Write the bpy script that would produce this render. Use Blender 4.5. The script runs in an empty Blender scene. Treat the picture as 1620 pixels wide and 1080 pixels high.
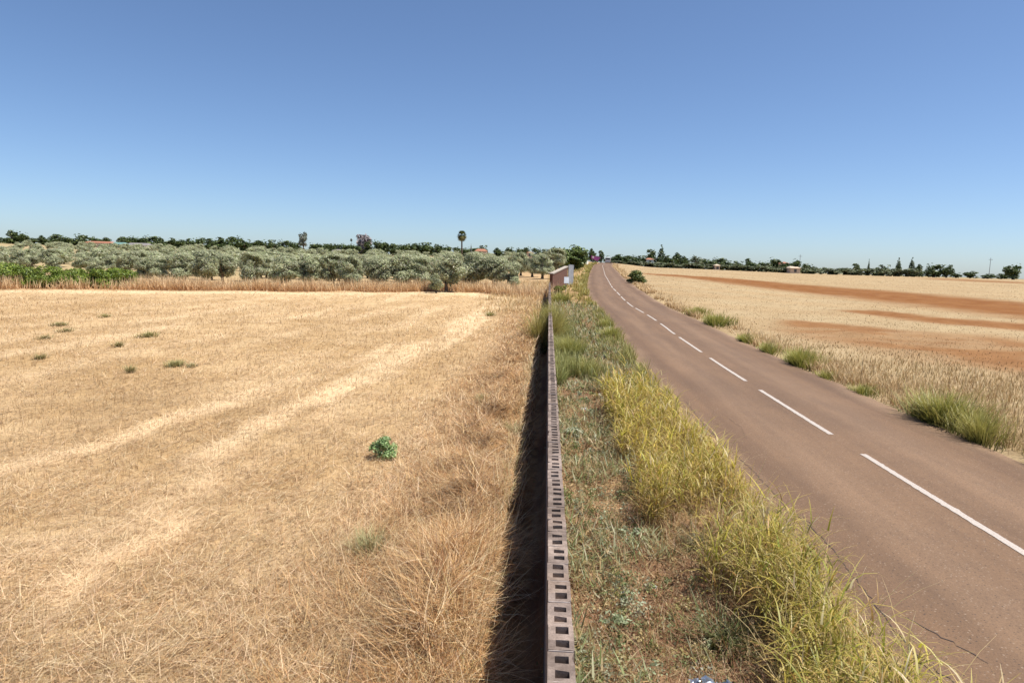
import bpy, math, random
import numpy as np
random.seed(7); RNG = np.random.default_rng(11)
scn = bpy.context.scene; COL = scn.collection
PI = math.pi
# ------------------------------------------------------------------ camera (24 mm, held above the wall)
F = 1080.0; H = 2.8
def nrm(v): v = np.array(v, float); return v/np.linalg.norm(v)
_y = nrm((58/F, 120/F, -1)); _z = np.array((.03, 1, 0.)); _z[2] = -(_y[0]*.03+_y[1])/_y[2]; _z = nrm(_z)
_x = np.cross(_y, _z); M = np.array([_x, _y, _z])
def ray(px, py): return M @ np.array(((px-810)/F, (540-py)/F, -1))
def proj(p):
    c = M.T @ (np.array(p, float)-(0, 0, H)); return 810+c[0]/-c[2]*F, 540-c[1]/-c[2]*F
cam = bpy.data.cameras.new('camera'); co = bpy.data.objects.new('camera', cam); COL.objects.link(co)
from mathutils import Matrix, Vector
m4 = Matrix([list(M[0])+[0], list(M[1])+[0], list(M[2])+[H], [0, 0, 0, 1]]); co.matrix_world = m4
cam.sensor_width = 36; cam.lens = 24; cam.clip_start = .05; cam.clip_end = 9000; scn.camera = co
# ------------------------------------------------------------------ noise
def _h(ix, iy, s):
    n = (ix.astype(np.int64)*374761393+iy.astype(np.int64)*668265263+s*974634777) & 0x7fffffff
    n = ((n ^ (n >> 13))*1274126177) & 0x7fffffff
    return ((n ^ (n >> 16)) & 0xffff)/65535.0
def vnoise(x, y, s=0):
    x = np.asarray(x, float); y = np.asarray(y, float)
    ix = np.floor(x); iy = np.floor(y); fx = x-ix; fy = y-iy
    fx = fx*fx*(3-2*fx); fy = fy*fy*(3-2*fy)
    a = _h(ix, iy, s); b = _h(ix+1, iy, s); c = _h(ix, iy+1, s); d = _h(ix+1, iy+1, s)
    return a+(b-a)*fx+(c-a)*fy+(a-b-c+d)*fx*fy
def fbm(x, y, s=0, o=4):
    t = 0; a = .5
    for k in range(o):
        t = t+a*vnoise(x, y, s+k*17); x = x*2.03+5.1; y = y*2.03+1.7; a *= .5
    return t/(1-.5**o)
def sst(a, b, x): t = np.clip((x-a)/(b-a), 0, 1); return t*t*(3-2*t)
def mixc(a, b, t): t = np.asarray(t)[..., None]; return np.asarray(a)*(1-t)+np.asarray(b)*t
# ------------------------------------------------------------------ terrain heights: one profile per direction out from the viewpoint
PY = np.log(np.array([20, 30, 45, 60, 100, 160, 250, 400, 700, 1500, 4000.]))
PT = np.array([-.80, -.34, -.13, .03, .085, .16, .40, .72])
PZ = np.array([
    [0, 0, 0, .25, 1.1, 2.2, 4.0, 6.4, 9.5, 13, 14],
    [0, 0, 0, .15, .8, 1.8, 3.7, 5.8, 9., 13, 14],
    [0, 0, 0, .2, .9, 2.1, 4.0, 6.2, 10., 13, 14],
    [0, .05, .3, .7, 1.5, 2.9, 4.8, 6.5, 8., 10, 10],
    [0, .05, .3, .8, 1.55, 2.8, 4.4, 4.7, 6., 8, 8],
    [0, .05, .3, .7, 1.4, 2.3, 3.2, 3.4, 4., 5, 5],
    [0, .03, .15, .35, .9, 1.6, 2.55, 2.8, 3.2, 4, 4],
    [0, .05, .2, .42, 1.0, 1.7, 2.75, 3.0, 3.4, 4, 4]])
def hbase(X, Y):
    X = np.asarray(X, float); Y = np.asarray(Y, float)
    t = X/np.maximum(Y, 20); ly = np.log(np.maximum(Y, 20))
    zs = np.stack([np.interp(ly, PY, p) for p in PZ])
    k = np.clip(np.searchsorted(PT, t)-1, 0, len(PT)-2)
    f = np.clip((t-PT[k])/(PT[k+1]-PT[k]), 0, 1); f = f*f*(3-2*f)
    a = np.take_along_axis(zs, k[None], 0)[0]; b = np.take_along_axis(zs, (k+1)[None], 0)[0]
    return a*(1-f)+b*f
def hb(x, y): return float(hbase(np.array([x]), np.array([y]))[0])
def G(px, py):                              # where a sight line meets the terrain
    r = ray(px, py); r = r/r[1]; y = 3.
    while y < 900:
        if H+r[2]*y <= hb(r[0]*y, y): break
        y *= 1.004
    return r[0]*y, y
def at(px, Y, py=420):                      # ground point in the direction of a column, at distance Y
    for _ in range(4):
        r = ray(px, py); x = r[0]/r[1]*Y; z = hb(x, Y); py = proj((x, Y, z))[1]
    return x, Y, z
def up(x, y, z, py):                        # height of something whose top shows at row py
    p0 = proj((x, y, z))[1]; p1 = proj((x, y, z+1))[1]; return (p0-py)/(p0-p1)
# road centre line
_rp = [G(*p) for p in [(990, 478), (968, 455), (957, 435), (953, 420)]]
RY = np.array([-30, 10, 16, 22, 28, 35]+[p[1] for p in _rp]+[235, 300, 420.])
RX = np.array([4.75, 4.97, 5.08, 5.22, 5.4, 5.62]+[p[0] for p in _rp]+[19.6, 24.5, 33.])
def roadx(Y): 
    Y = np.asarray(Y, float)
    return (np.interp(Y-3, RY, RX)+np.interp(Y+3, RY, RX)+np.interp(Y, RY, RX))/3
HALF = 2.45
def rdist(X, Y): return np.asarray(X, float)-roadx(Y)
def ground_h(X, Y):
    X = np.asarray(X, float); Y = np.asarray(Y, float)
    h = hbase(X, Y); rd = np.abs(rdist(X, Y))
    rdn = rdist(X, Y)
    bump = (fbm(X*.35, Y*.35, 3, 3)-.5)*.16+(fbm(X*2.2, Y*2.2, 5, 2)-.5)*.05
    h = h+bump*sst(HALF+.1, HALF+1.2, rd)
    h = h-.07*(1-sst(HALF-.05, HALF+.25, rd))*(Y < 420)                          # bed under the asphalt
    h = h+.14*sst(HALF+.4, HALF+1.6, rdn)*(1-sst(30, 80, Y))                   # right field lies a little higher
    shade_trench = np.exp(-((X+.10)/.17)**4)*sst(-3, 0, Y)*(1-sst(45, 55, Y))  # trench added along the wall foot to make its shadow strip darker
    heap = np.exp(-((X+.78)/.42)**2)*sst(.3, .7, fbm(X*1.5, Y*1.3, 15, 3))*(1-sst(30, 45, Y))
    return h-.36*shade_trench+.26*heap
# ------------------------------------------------------------------ mesh and material helpers
def tag(o, label=None, cat=None, group=None, kind=None):
    if label: o['label'] = label
    if cat: o['category'] = cat
    if group: o['group'] = group
    if kind: o['kind'] = kind
    return o
def mesh(name, V, faces, mats=None, col=None, smooth=False, mi=None):
    V = np.asarray(V, np.float32); me = bpy.data.meshes.new(name)
    if isinstance(faces, np.ndarray):
        n, k = faces.shape
        me.vertices.add(len(V)); me.vertices.foreach_set('co', V.ravel())
        me.loops.add(n*k); me.loops.foreach_set('vertex_index', faces.astype(np.int32).ravel())
        me.polygons.add(n); me.polygons.foreach_set('loop_start', np.arange(0, n*k, k, dtype=np.int32))
        me.update(calc_edges=True)
    else:
        me.from_pydata([tuple(v) for v in V.tolist()], [], faces)
    if col is not None:
        c = np.ones((len(V), 4), np.float32); c[:, :3] = np.clip(col, 0, 1)
        at_ = me.color_attributes.new('Col', 'FLOAT_COLOR', 'POINT'); at_.data.foreach_set('color', c.ravel())
    for m_ in (mats if isinstance(mats, (list, tuple)) else [mats]):
        if m_: me.materials.append(m_)
    if mi is not None: me.polygons.foreach_set('material_index', np.asarray(mi, np.int32))
    if smooth: me.polygons.foreach_set('use_smooth', np.ones(len(me.polygons), bool))
    me.update(); return me
def link(name, me, parent=None, loc=None):
    o = bpy.data.objects.new(name, me); COL.objects.link(o)
    if parent: o.parent = parent
    if loc is not None: o.location = loc
    return o
def empty(name, loc, rz=0):
    o = bpy.data.objects.new(name, None); COL.objects.link(o); o.location = loc; o.rotation_euler = (0, 0, rz); o.empty_display_size = .3; return o
class MB:
    def __init__(s): s.v = []; s.f = []
    def add(s, V, Fs):
        b = len(s.v); s.v += [tuple(map(float, v)) for v in V]; s.f += [tuple(i+b for i in f) for f in Fs]; return s
    def box(s, x0, x1, y0, y1, z0, z1):
        return s.add([(x0, y0, z0), (x1, y0, z0), (x1, y1, z0), (x0, y1, z0), (x0, y0, z1), (x1, y0, z1), (x1, y1, z1), (x0, y1, z1)],
                     [(0, 3, 2, 1), (4, 5, 6, 7), (0, 1, 5, 4), (1, 2, 6, 5), (2, 3, 7, 6), (3, 0, 4, 7)])
    def tube(s, pts, rad, n=8, cap=True):
        pts = [np.array(p, float) for p in pts]; b = len(s.v); V = []; Fs = []
        for i, p in enumerate(pts):
            d = nrm(pts[min(i+1, len(pts)-1)]-pts[max(i-1, 0)]); a = np.cross(d, (0, 1, 0) if abs(d[1]) < .9 else (1, 0, 0)); a = nrm(a); c = np.cross(d, a)
            for k in range(n):
                w = 2*PI*k/n; V.append(p+rad[i]*(a*math.cos(w)+c*math.sin(w)))
        for i in range(len(pts)-1):
            for k in range(n): Fs.append((i*n+k, i*n+(k+1) % n, (i+1)*n+(k+1) % n, (i+1)*n+k))
        if cap: Fs.append(tuple(range(n-1, -1, -1))); Fs.append(tuple((len(pts)-1)*n+k for k in range(n)))
        return s.add(V, Fs)
    def build(s, name, mat, parent=None, loc=None, smooth=False):
        return link(name, mesh(name, s.v, s.f, mat, smooth=smooth), parent, loc)
def nodes(name):
    m = bpy.data.materials.new(name); m.use_nodes = True; nt = m.node_tree; b = nt.nodes['Principled BSDF']; return m, nt, b
def N(nt, t, **k):
    n = nt.nodes.new(t)
    for a, v in k.items():
        if a[0] == '_': n.inputs[a[1:].replace('_', ' ')].default_value = v
        else: setattr(n, a, v)
    return n
def noise(nt, scale, detail=4, rough=.55, vec=None):
    n = N(nt, 'ShaderNodeTexNoise'); n.inputs['Scale'].default_value = scale; n.inputs['Detail'].default_value = detail; n.inputs['Roughness'].default_value = rough
    if vec: nt.links.new(vec, n.inputs['Vector'])
    return n.outputs['Fac']
def ramp(nt, fac, stops):
    r = N(nt, 'ShaderNodeValToRGB'); e = r.color_ramp.elements
    while len(e) < len(stops): e.new(.5)
    for k, (p, c) in enumerate(stops): e[k].position = p; e[k].color = (*c, 1) if len(c) == 3 else c
    nt.links.new(fac, r.inputs['Fac']); return r.outputs['Color']
def mixn(nt, fac, a, b, mode='MIX'):
    m = N(nt, 'ShaderNodeMix', data_type='RGBA', blend_type=mode)
    for s_, v in ((m.inputs[0], fac), (m.inputs[6], a), (m.inputs[7], b)):
        if hasattr(v, 'links') or hasattr(v, 'is_linked'): nt.links.new(v, s_)
        else: s_.default_value = v if not isinstance(v, tuple) else ((*v, 1) if len(v) == 3 else v)
    return m.outputs[2]
def bump(nt, b, h, s, d=.02):
    n = N(nt, 'ShaderNodeBump'); n.inputs['Strength'].default_value = s; n.inputs['Distance'].default_value = d
    nt.links.new(h, n.inputs['Height']); nt.links.new(n.outputs[0], b.inputs['Normal'])
def leafmat(name, trans=.25, rough=.6, spec=.25):
    m, nt, b = nodes(name); a = N(nt, 'ShaderNodeVertexColor', layer_name='Col')
    nt.links.new(a.outputs['Color'], b.inputs['Base Color']); b.inputs['Roughness'].default_value = rough; b.inputs['Specular IOR Level'].default_value = spec
    t = N(nt, 'ShaderNodeBsdfTranslucent'); nt.links.new(a.outputs['Color'], t.inputs['Color'])
    mx = N(nt, 'ShaderNodeMixShader'); mx.inputs[0].default_value = trans
    nt.links.new(b.outputs[0], mx.inputs[1]); nt.links.new(t.outputs[0], mx.inputs[2]); nt.links.new(mx.outputs[0], nt.nodes['Material Output'].inputs['Surface'])
    return m
def simple(name, c, rough=.7, var=.25, scale=6, metal=0):
    m, nt, b = nodes(name); g = N(nt, 'ShaderNodeNewGeometry').outputs['Position']
    f = noise(nt, scale, 5, .6, g)
    nt.links.new(ramp(nt, f, [(.25, tuple(x*(1-var) for x in c)), (.75, tuple(min(1, x*(1+var)) for x in c))]), b.inputs['Base Color'])
    b.inputs['Roughness'].default_value = rough; b.inputs['Metallic'].default_value = metal; bump(nt, b, f, .3, .01); return m
M_straw = leafmat('straw', .2, .55, .3); M_grass = leafmat('grass_blade', .3, .5, .35); M_leaf = leafmat('leaf', .22, .5, .35); M_olive = leafmat('olive_leaf', .42, .7, .12)
M_bark = simple('bark', (.12, .085, .06), .9, .4, 9)
# ------------------------------------------------------------------ ground colours
STRAW = np.array((.52, .375, .215)); STRAWP = np.array((.65, .50, .315)); STRAWB = np.array((.395, .265, .135)); SOIL = np.array((.31, .17, .095)); RED = np.array((.195, .08, .024))
def pline(pts): return np.array([G(*p) for p in pts])
def dline(X, Y, P, W):                       # nearness (0..1) to a polyline of half-width W per point
    best = np.zeros(np.shape(X))
    for (a, b, wa, wb) in zip(P[:-1], P[1:], W[:-1], W[1:]):
        d = b-a; L = (d**2).sum(); t = np.clip(((X-a[0])*d[0]+(Y-a[1])*d[1])/L, 0, 1)
        q = np.hypot(X-a[0]-t*d[0], Y-a[1]-t*d[1])/(wa+(wb-wa)*t); best = np.maximum(best, 1-sst(.45, 1.3, q))
    return best
def ext(P, k=60): d = P[-1]-P[-2]; return np.vstack([P, P[-1]+d/np.hypot(*d)*k])
B1 = ext(pline([(1040, 434), (1150, 442), (1290, 457), (1450, 472), (1618, 491)])); W1 = [4, 9, 11, 10, 8.5, 8]
B2 = ext(pline([(1370, 495), (1500, 509), (1618, 521)])); W2 = [1.8, 3.2, 3.8, 4]
B3 = ext(pline([(1290, 514), (1390, 536), (1500, 552), (1618, 568)])); W3 = [1.8, 4.4, 6, 6.4, 6.6]
B4 = ext(pline([(1500, 441), (1545, 444), (1590, 447)]), 5); W4 = [8, 14, 10, 3]
def bands(X, Y):
    w = (fbm(X*.25, Y*.25, 61, 3)-.5)*3
    return np.clip(dline(X+w, Y+w, B1, W1)+.95*dline(X+w*.6, Y+w*.6, B2, W2)+.85*dline(X+w*.9, Y+w*.9, B3, W3)*(.6+.4*sst(.3, .6, fbm(X*.4, Y*.6, 62, 4)))+.7*dline(X, Y, B4, W4), 0, 1)
SW = [(pline([(120, 870), (330, 730), (520, 620), (700, 540), (790, 480)]), [.22, .3, .4, .6, .8]),
      (pline([(-40, 760), (200, 690), (450, 610), (640, 545)]), [.22, .3, .4, .5]),
      (pline([(40, 1000), (160, 900), (260, 830)]), [.12, .16, .16])]
def swath(X, Y):
    w = (fbm(X*.9, Y*.9, 33, 3)-.5)*.7; s = 0
    for P, W in SW: s = np.maximum(s, dline(X+w, Y+w*.5, P, W))
    # combine rows, parallel to the wall, patchy along their length
    s = s*(.3+1.0*sst(.3, .62, fbm(X*1.3, Y*.28, 34, 4)))
    u = X-.018*Y+.5*(fbm(X*.15, Y*.08, 8, 2)-.5); s2 = (.5+.5*np.cos(2*PI*(u+4.5)/2.55))**2
    return np.clip(.8*s+.75*s2*sst(.38, .7, fbm(X*.9, Y*.16, 9, 4))*(1-.6*sst(14, 30, -X)), 0, 1)
def field_edge(X): return np.interp(X, [-120, -38, -23, -9.4, -6, -2.5, 0], [42, 45.5, 53, 60, 60, 52, 48])
def ground_col(X, Y):
    n = fbm(X*.6, Y*.6, 21, 4); nb = fbm(X*.12, Y*.12, 22, 4); nf = fbm(X*4, Y*4, 23, 3); rd = rdist(X, Y)
    left = mixc(STRAWB, STRAW, sst(.3, .65, .55*n+.45*nb)); left = mixc(left, STRAWP, np.clip(1.0*swath(X, Y), 0, 1)); left = mixc(left, STRAWB*.95, .55*sst(.5, .75, nf))
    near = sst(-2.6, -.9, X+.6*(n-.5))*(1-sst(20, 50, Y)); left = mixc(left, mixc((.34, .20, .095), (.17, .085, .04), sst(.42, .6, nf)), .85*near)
    left = mixc(left, STRAWP*1.02, .8*np.exp(-((Y-field_edge(X)+2.5)/1.8)**2))
    out = sst(-.5, .6, Y-field_edge(X)); left = mixc(left, mixc((.44, .31, .175), (.40, .265, .145), n), out); left = mixc(left, (.36, .29, .165), .8*sst(8, 40, Y-field_edge(X))*sst(-.04, -.12, X/np.maximum(Y, 1)))
    verge = mixc((.2, .11, .065), (.33, .215, .12), sst(.3, .7, n)); verge = mixc(verge, (.16, .09, .055), .6*sst(.5, .7, nf))
    verge = mixc(verge, (.40, .28, .13), sst(22, 60, Y)*.6)
    right = mixc((.335, .245, .14), (.39, .30, .18), sst(.3, .7, .5*n+.5*nb)); b = bands(X, Y)
    lns = .5+.5*np.sin((Y*.9+X*.35)*.55+2*nb); right = mixc(right, (.37, .245, .125), .35*lns*sst(20, 60, Y))
    right = mixc(right, mixc(RED, (.235, .108, .038), sst(.35, .65, fbm(X*2.5, Y*2.5, 28, 4))), b)
    c = np.where((X > -.05)[..., None], verge, left); c = np.where((rd > 0)[..., None], right, c)
    far = sst(330, 600, np.hypot(X, Y)); return mixc(c, mixc((.34, .26, .13), (.13, .15, .06), sst(.4, .6, nb)), far)
def spaced(lo, hi, c, d0, g):
    a = [c]; d = d0
    while a[-1] < hi: a.append(a[-1]+d); d *= g
    b = [c]; d = d0
    while b[-1] > lo: b.append(b[-1]-d); d *= g
    return np.array(sorted(set(b[1:]+a)))
gx = np.concatenate([spaced(-4000, -5, -5, .16, 1.035), np.arange(-4.85, -1, .12), np.arange(-.95, .4, .06), np.arange(.45, 9, .12), spaced(9.1, 4000, 9.1, .16, 1.035)])
gy = np.concatenate([np.arange(-30, 0, 1.2), np.arange(0, 12, .12), spaced(12, 5000, 12, .14, 1.021)])
GX, GY = np.meshgrid(gx, gy); Vg = np.stack([GX, GY, ground_h(GX, GY)], -1).reshape(-1, 3)
ny, nx = GX.shape; idx = np.arange(nx*ny).reshape(ny, nx)
Fg = np.stack([idx[:-1, :-1], idx[:-1, 1:], idx[1:, 1:], idx[1:, :-1]], -1).reshape(-1, 4)
m, nt, b = nodes('ground'); vc = N(nt, 'ShaderNodeVertexColor', layer_name='Col').outputs['Color']; pos = N(nt, 'ShaderNodeNewGeometry').outputs['Position']
f1 = noise(nt, 14, 6, .7, pos); f2 = noise(nt, 70, 4, .7, pos); f3 = noise(nt, 1.3, 5, .6, pos)
c = mixn(nt, 1.0, vc, ramp(nt, f1, [(.3, (.72, .68, .62)), (.5, (1, 1, 1)), (.75, (1.18, 1.16, 1.12))]), 'MULTIPLY')
c = mixn(nt, .8, c, ramp(nt, f2, [(.3, (.7, .66, .6)), (.6, (1.1, 1.1, 1.08))]), 'MULTIPLY'); c = mixn(nt, .6, c, ramp(nt, f3, [(.3, (.85, .82, .78)), (.7, (1.1, 1.1, 1.1))]), 'MULTIPLY')
nt.links.new(c, b.inputs['Base Color']); b.inputs['Roughness'].default_value = .95; b.inputs['Specular IOR Level'].default_value = .1; bump(nt, b, f1, .6, .03)
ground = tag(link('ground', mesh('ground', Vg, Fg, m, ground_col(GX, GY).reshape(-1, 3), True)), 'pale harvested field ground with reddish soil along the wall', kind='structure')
# ------------------------------------------------------------------ road
ys = np.concatenate([np.arange(-25, 60, .5), np.arange(60, 420, 2.)]); us = np.linspace(-1, 1, 17)
rc = roadx(ys); tx = np.gradient(rc, ys); nn = np.stack([1/np.hypot(1, tx), -tx/np.hypot(1, tx)], -1)
def on_road(s_, y_, lift):                 # s_: metres right of the centre line
    y_ = np.asarray(y_, float); i0 = np.interp(y_, ys, np.arange(len(ys))); cx = np.interp(y_, ys, rc); ax = np.interp(y_, ys, nn[:, 0]); ay = np.interp(y_, ys, nn[:, 1])
    X = cx+s_*ax; Y = y_+s_*ay; Z = hbase(roadx(Y), Y)+.03*(1-(s_/HALF)**2)+lift; return np.stack([X, Y, Z], -1)
Vr = []
for u in us:
    jit = .10*(fbm(ys*1.3, ys*0+u*9, 71, 4)-.5)*2 if abs(u) == 1 else 0*ys
    Vr.append(on_road(u*HALF+jit, ys, 0 if abs(u) < 1 else -.02))
Vr = np.stack(Vr, 1).reshape(-1, 3); idx = np.arange(len(Vr)).reshape(len(ys), len(us))
Fr = np.stack([idx[:-1, :-1], idx[:-1, 1:], idx[1:, 1:], idx[1:, :-1]], -1).reshape(-1, 4)
uu = np.tile(us, len(ys)); yy = np.repeat(ys, len(us))
base = np.array((.153, .090, .050)); dk = np.array((.105, .062, .038)); lt = np.array((.205, .130, .079))
trk = np.exp(-((np.abs(uu)-.45+.05*np.sin(yy*.11))/.16)**2); cr = mixc(base, lt, .55*trk+.25*(1-np.abs(uu))); cr = mixc(cr, dk, .6*sst(.62, .95, np.abs(uu))*(fbm(uu*3, yy*.4, 4)*1.3)); cr = mixc(cr, (.29, .19, .115), np.clip(sst(.8, 1, np.abs(uu)+.22*(fbm(uu*2, yy*.5, 88, 4)-.5)), 0, 1)*.75)
m, nt, b = nodes('old_asphalt'); vc = N(nt, 'ShaderNodeVertexColor', layer_name='Col').outputs['Color']; pos = N(nt, 'ShaderNodeNewGeometry').outputs['Position']
f1 = noise(nt, .9, 5, .65, pos); f2 = noise(nt, 55, 5, .85, pos); vor = N(nt, 'ShaderNodeTexVoronoi'); vor.inputs['Scale'].default_value = 30; nt.links.new(pos, vor.inputs['Vector'])
mp = N(nt, 'ShaderNodeMapping'); mp.inputs['Scale'].default_value = (2.2, .16, 1); nt.links.new(pos, mp.inputs['Vector']); f4 = noise(nt, 1, 5, .6, mp.outputs[0])
c = mixn(nt, 1., vc, ramp(nt, f1, [(.3, (.92, .92, .93)), (.7, (1.06, 1.05, 1.04))]), 'MULTIPLY'); c = mixn(nt, 1., c, ramp(nt, f2, [(.32, (.62, .6, .58)), (.5, (1, 1, 1)), (.72, (1.3, 1.28, 1.22))]), 'MULTIPLY')
c = mixn(nt, .9, c, ramp(nt, f4, [(.32, (.80, .79, .79)), (.68, (1.14, 1.13, 1.1))]), 'MULTIPLY')
c = mixn(nt, ramp(nt, vor.outputs['Distance'], [(.16, (.95, .95, .95)), (.3, (0, 0, 0))]), c, ramp(nt, vor.outputs['Color'], [(.3, (.06, .04, .028)), (.55, (.15, .095, .062)), (.72, (.27, .195, .135))]))
nt.links.new(c, b.inputs['Base Color']); b.inputs['Roughness'].default_value = .75; b.inputs['Specular IOR Level'].default_value = .28; bump(nt, b, f2, .6, .006)
road = tag(link('road', mesh('road', Vr, Fr, m, cr, True)), 'narrow reddish asphalt road with a dashed white centre line', kind='structure')
m, nt, b = nodes('road_paint'); pos = N(nt, 'ShaderNodeNewGeometry').outputs['Position']; f = noise(nt, 60, 5, .75, pos)
nt.links.new(ramp(nt, f, [(.36, (.20, .14, .10)), (.45, (.40, .34, .29)), (.7, (.49, .44, .395))]), b.inputs['Base Color']); b.inputs['Roughness'].default_value = .7; M_paint = m
def strip(name, y0, y1, w=.052, s0=0., mat=None):
    q = np.linspace(y0, y1, max(3, int((y1-y0)/(.07 if y0 < 40 else .5))+2)); jw = lambda: np.where(RNG.random(len(q)) < .12, RNG.normal(0, .009, len(q)), RNG.normal(0, .0025, len(q))); a = on_road(s0-w+jw(), q, .005); c_ = on_road(s0+w+jw(), q, .005)
    V = np.concatenate([a, c_]); n = len(q); return link(name, mesh(name, V, [(i, n+i, n+i+1, i+1) for i in range(n-1)], mat), road)
strip('lane_dash', .2, 5.3, mat=M_paint)
yq = 44.3
dsh = [(6.55, 10.65), (11.9, 16.2), (17.45, 21.8), (23.2, 27.9), (29.1, 33.6), (35.0, 38.4), (39.7, 43.2)]
while yq < 225: dsh.append((yq, yq+3.7)); yq += 4.9
for y0, y1 in dsh: strip('lane_dash', y0, y1, .048, mat=M_paint)
M_crack = simple('crack_shadow_gap', (.06, .042, .034), .95, .3, 30)
def crack(pts, w):
    P = []
    for (a, b) in zip(pts[:-1], pts[1:]):
        n = max(2, int(math.dist(a, b)/.06))
        for k in range(n): t = k/n; P.append((a[0]+(b[0]-a[0])*t+random.gauss(0, .011), a[1]+(b[1]-a[1])*t))
    P = np.array(P); s_ = P[:, 0]-roadx(P[:, 1]); ww = w*(.35+1.0*RNG.random(len(P))); ww[0] = ww[-1] = .0005
    V = np.concatenate([on_road(s_-ww, P[:, 1], .004), on_road(s_+ww, P[:, 1]+.01, .004)]); n = len(P)
    link('crack', mesh('crack', V, [(i, n+i, n+i+1, i+1) for i in range(n-1)], M_crack), road)
crack([(2.86, 3.4), (2.82, 5.0), (2.9, 5.8), (3.02, 7.2), (2.94, 8.15), (2.98, 9.4), (2.91, 12), (3.02, 14.5)], .0045)
crack([(3.3, 4.85), (3.12, 5.3), (3.0, 5.55)], .003); crack([(2.98, 6.6), (2.8, 6.45)], .003); crack([(3.0, 7.2), (3.05, 7.9)], .0025); crack([(2.82, 5.0), (2.95, 4.4), (2.98, 3.8)], .003)
crack([(3.4, 11.3), (3.55, 12.2), (3.5, 13.4)], .0025)
# ------------------------------------------------------------------ hollow block wall
WX0, WX1, WT = .06, .185, 1.0
m, nt, b = nodes('hollow_block'); pos = N(nt, 'ShaderNodeNewGeometry').outputs['Position']; f1 = noise(nt, 9, 6, .7, pos); f2 = noise(nt, 90, 4, .8, pos)
c = ramp(nt, f1, [(.28, (.125, .094, .074)), (.5, (.25, .196, .166)), (.72, (.355, .29, .25))]); c = mixn(nt, .8, c, ramp(nt, f2, [(.3, (.68, .67, .66)), (.65, (1.12, 1.1, 1.1))]), 'MULTIPLY')
vv = N(nt, 'ShaderNodeTexVoronoi'); vv.inputs['Scale'].default_value = 11; nt.links.new(pos, vv.inputs['Vector'])
c = mixn(nt, ramp(nt, vv.outputs['Distance'], [(.08, (.6, .6, .6)), (.2, (0, 0, 0))]), c, (.2, .16, .12))
sx_ = N(nt, 'ShaderNodeSeparateXYZ'); nt.links.new(pos, sx_.inputs[0]); mt_ = N(nt, 'ShaderNodeMath', operation='MULTIPLY'); mt_.inputs[1].default_value = 1/.2415; nt.links.new(sx_.outputs['Y'], mt_.inputs[0]); fl_ = N(nt, 'ShaderNodeMath', operation='FLOOR'); nt.links.new(mt_.outputs[0], fl_.inputs[0])
wn_ = N(nt, 'ShaderNodeTexWhiteNoise', noise_dimensions='1D'); nt.links.new(fl_.outputs[0], wn_.inputs['W']); c = mixn(nt, 1., c, ramp(nt, wn_.outputs['Value'], [(0, (.72, .70, .68)), (.6, (1, 1, 1)), (1, (1.2, 1.17, 1.12))]), 'MULTIPLY'); f5 = noise(nt, 1.1, 5, .65, pos); c = mixn(nt, .9, c, ramp(nt, f5, [(.35, (.66, .6, .54)), (.6, (1.08, 1.06, 1.04))]), 'MULTIPLY')
nt.links.new(c, b.inputs['Base Color']); b.inputs['Roughness'].default_value = .95; bump(nt, b, f2, .8, .006); M_block = m
M_mortar = simple('mortar', (.36, .30, .265), .95, .3, 40)
W = MB(); mo = MB(); y = -2.
WEND = 53.
def wtop(y): return WT+float(hbase(np.array([0.1]), np.array([y]))[0])
while y < WEND:
    L = .235+random.gauss(0, .003); dx = random.gauss(0, .0018); dz = random.gauss(0, .0035); z1 = wtop(y)+dz; z0 = z1-.22; dd = .055+random.gauss(0, .012)
    sx = random.gauss(0, .004); xs = [WX0+dx, WX0+dx+.034+sx, WX1+dx-.026+sx, WX1+dx]; j = lambda: random.gauss(0, .006)
    yl = [y, y+.036+j(), y+.092+j(), y+.142+j(), y+.2+j(), y+L]
    V = [(a, q, z1+random.gauss(0, .0018)) for q in yl for a in xs]; I = lambda r, k: r*4+k; Fs = []
    if random.random() < .35: t_ = random.choice((0, 3, 8, 11, 16, 19, 20, 23)); v_ = V[t_]; V[t_] = (v_[0]+(.012 if t_ % 4 == 0 else -.012), v_[1], v_[2]-random.uniform(.004, .016))
    for r in range(5):
        for k in range(3):
            if k == 1 and r in (1, 3): continue
            Fs.append((I(r, k), I(r, k+1), I(r+1, k+1), I(r+1, k)))
    for r in (1, 3):
        fill = random.random() < .12; d_ = .02 if fill else dd
        n0 = len(V); tp = [I(r, 1), I(r, 2), I(r+1, 2), I(r+1, 1)]
        V += [(V[t][0], V[t][1], z1-d_) for t in tp]
        for k in range(4): Fs.append((tp[k], tp[(k+1) % 4], n0+(k+1) % 4, n0+k))
        Fs.append((n0, n0+1, n0+2, n0+3))
    n0 = len(V); per = [I(r, 0) for r in range(6)]+[I(5, 1), I(5, 2)]+[I(r, 3) for r in range(5, -1, -1)]+[I(0, 2), I(0, 1)]
    V += [(V[t][0], V[t][1], z0) for t in per]
    for k in range(len(per)): k2 = (k+1) % len(per); Fs.append((per[k], per[k2], n0+k2, n0+k))
    W.add(V, Fs); g = .005+abs(random.gauss(0, .001)); mo.box(WX0+.003, WX1-.003, y+L+.0005, y+L+g-.0005, z0, wtop(y)-.0015-(random.random()*.03)**1.8)
    y += L+g
q = np.arange(-2, WEND+1, 2.)
for a, b_ in zip(q[:-1], q[1:]): W.box(WX0+.006, WX1-.006, a, b_-.001, -.6, min(wtop(a), wtop(b_))-.225)
wall = tag(W.build('block_wall', M_block), 'long low wall of hollow blocks with open cores along its top', 'wall'); mo.build('mortar_joints', M_mortar, wall)
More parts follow.
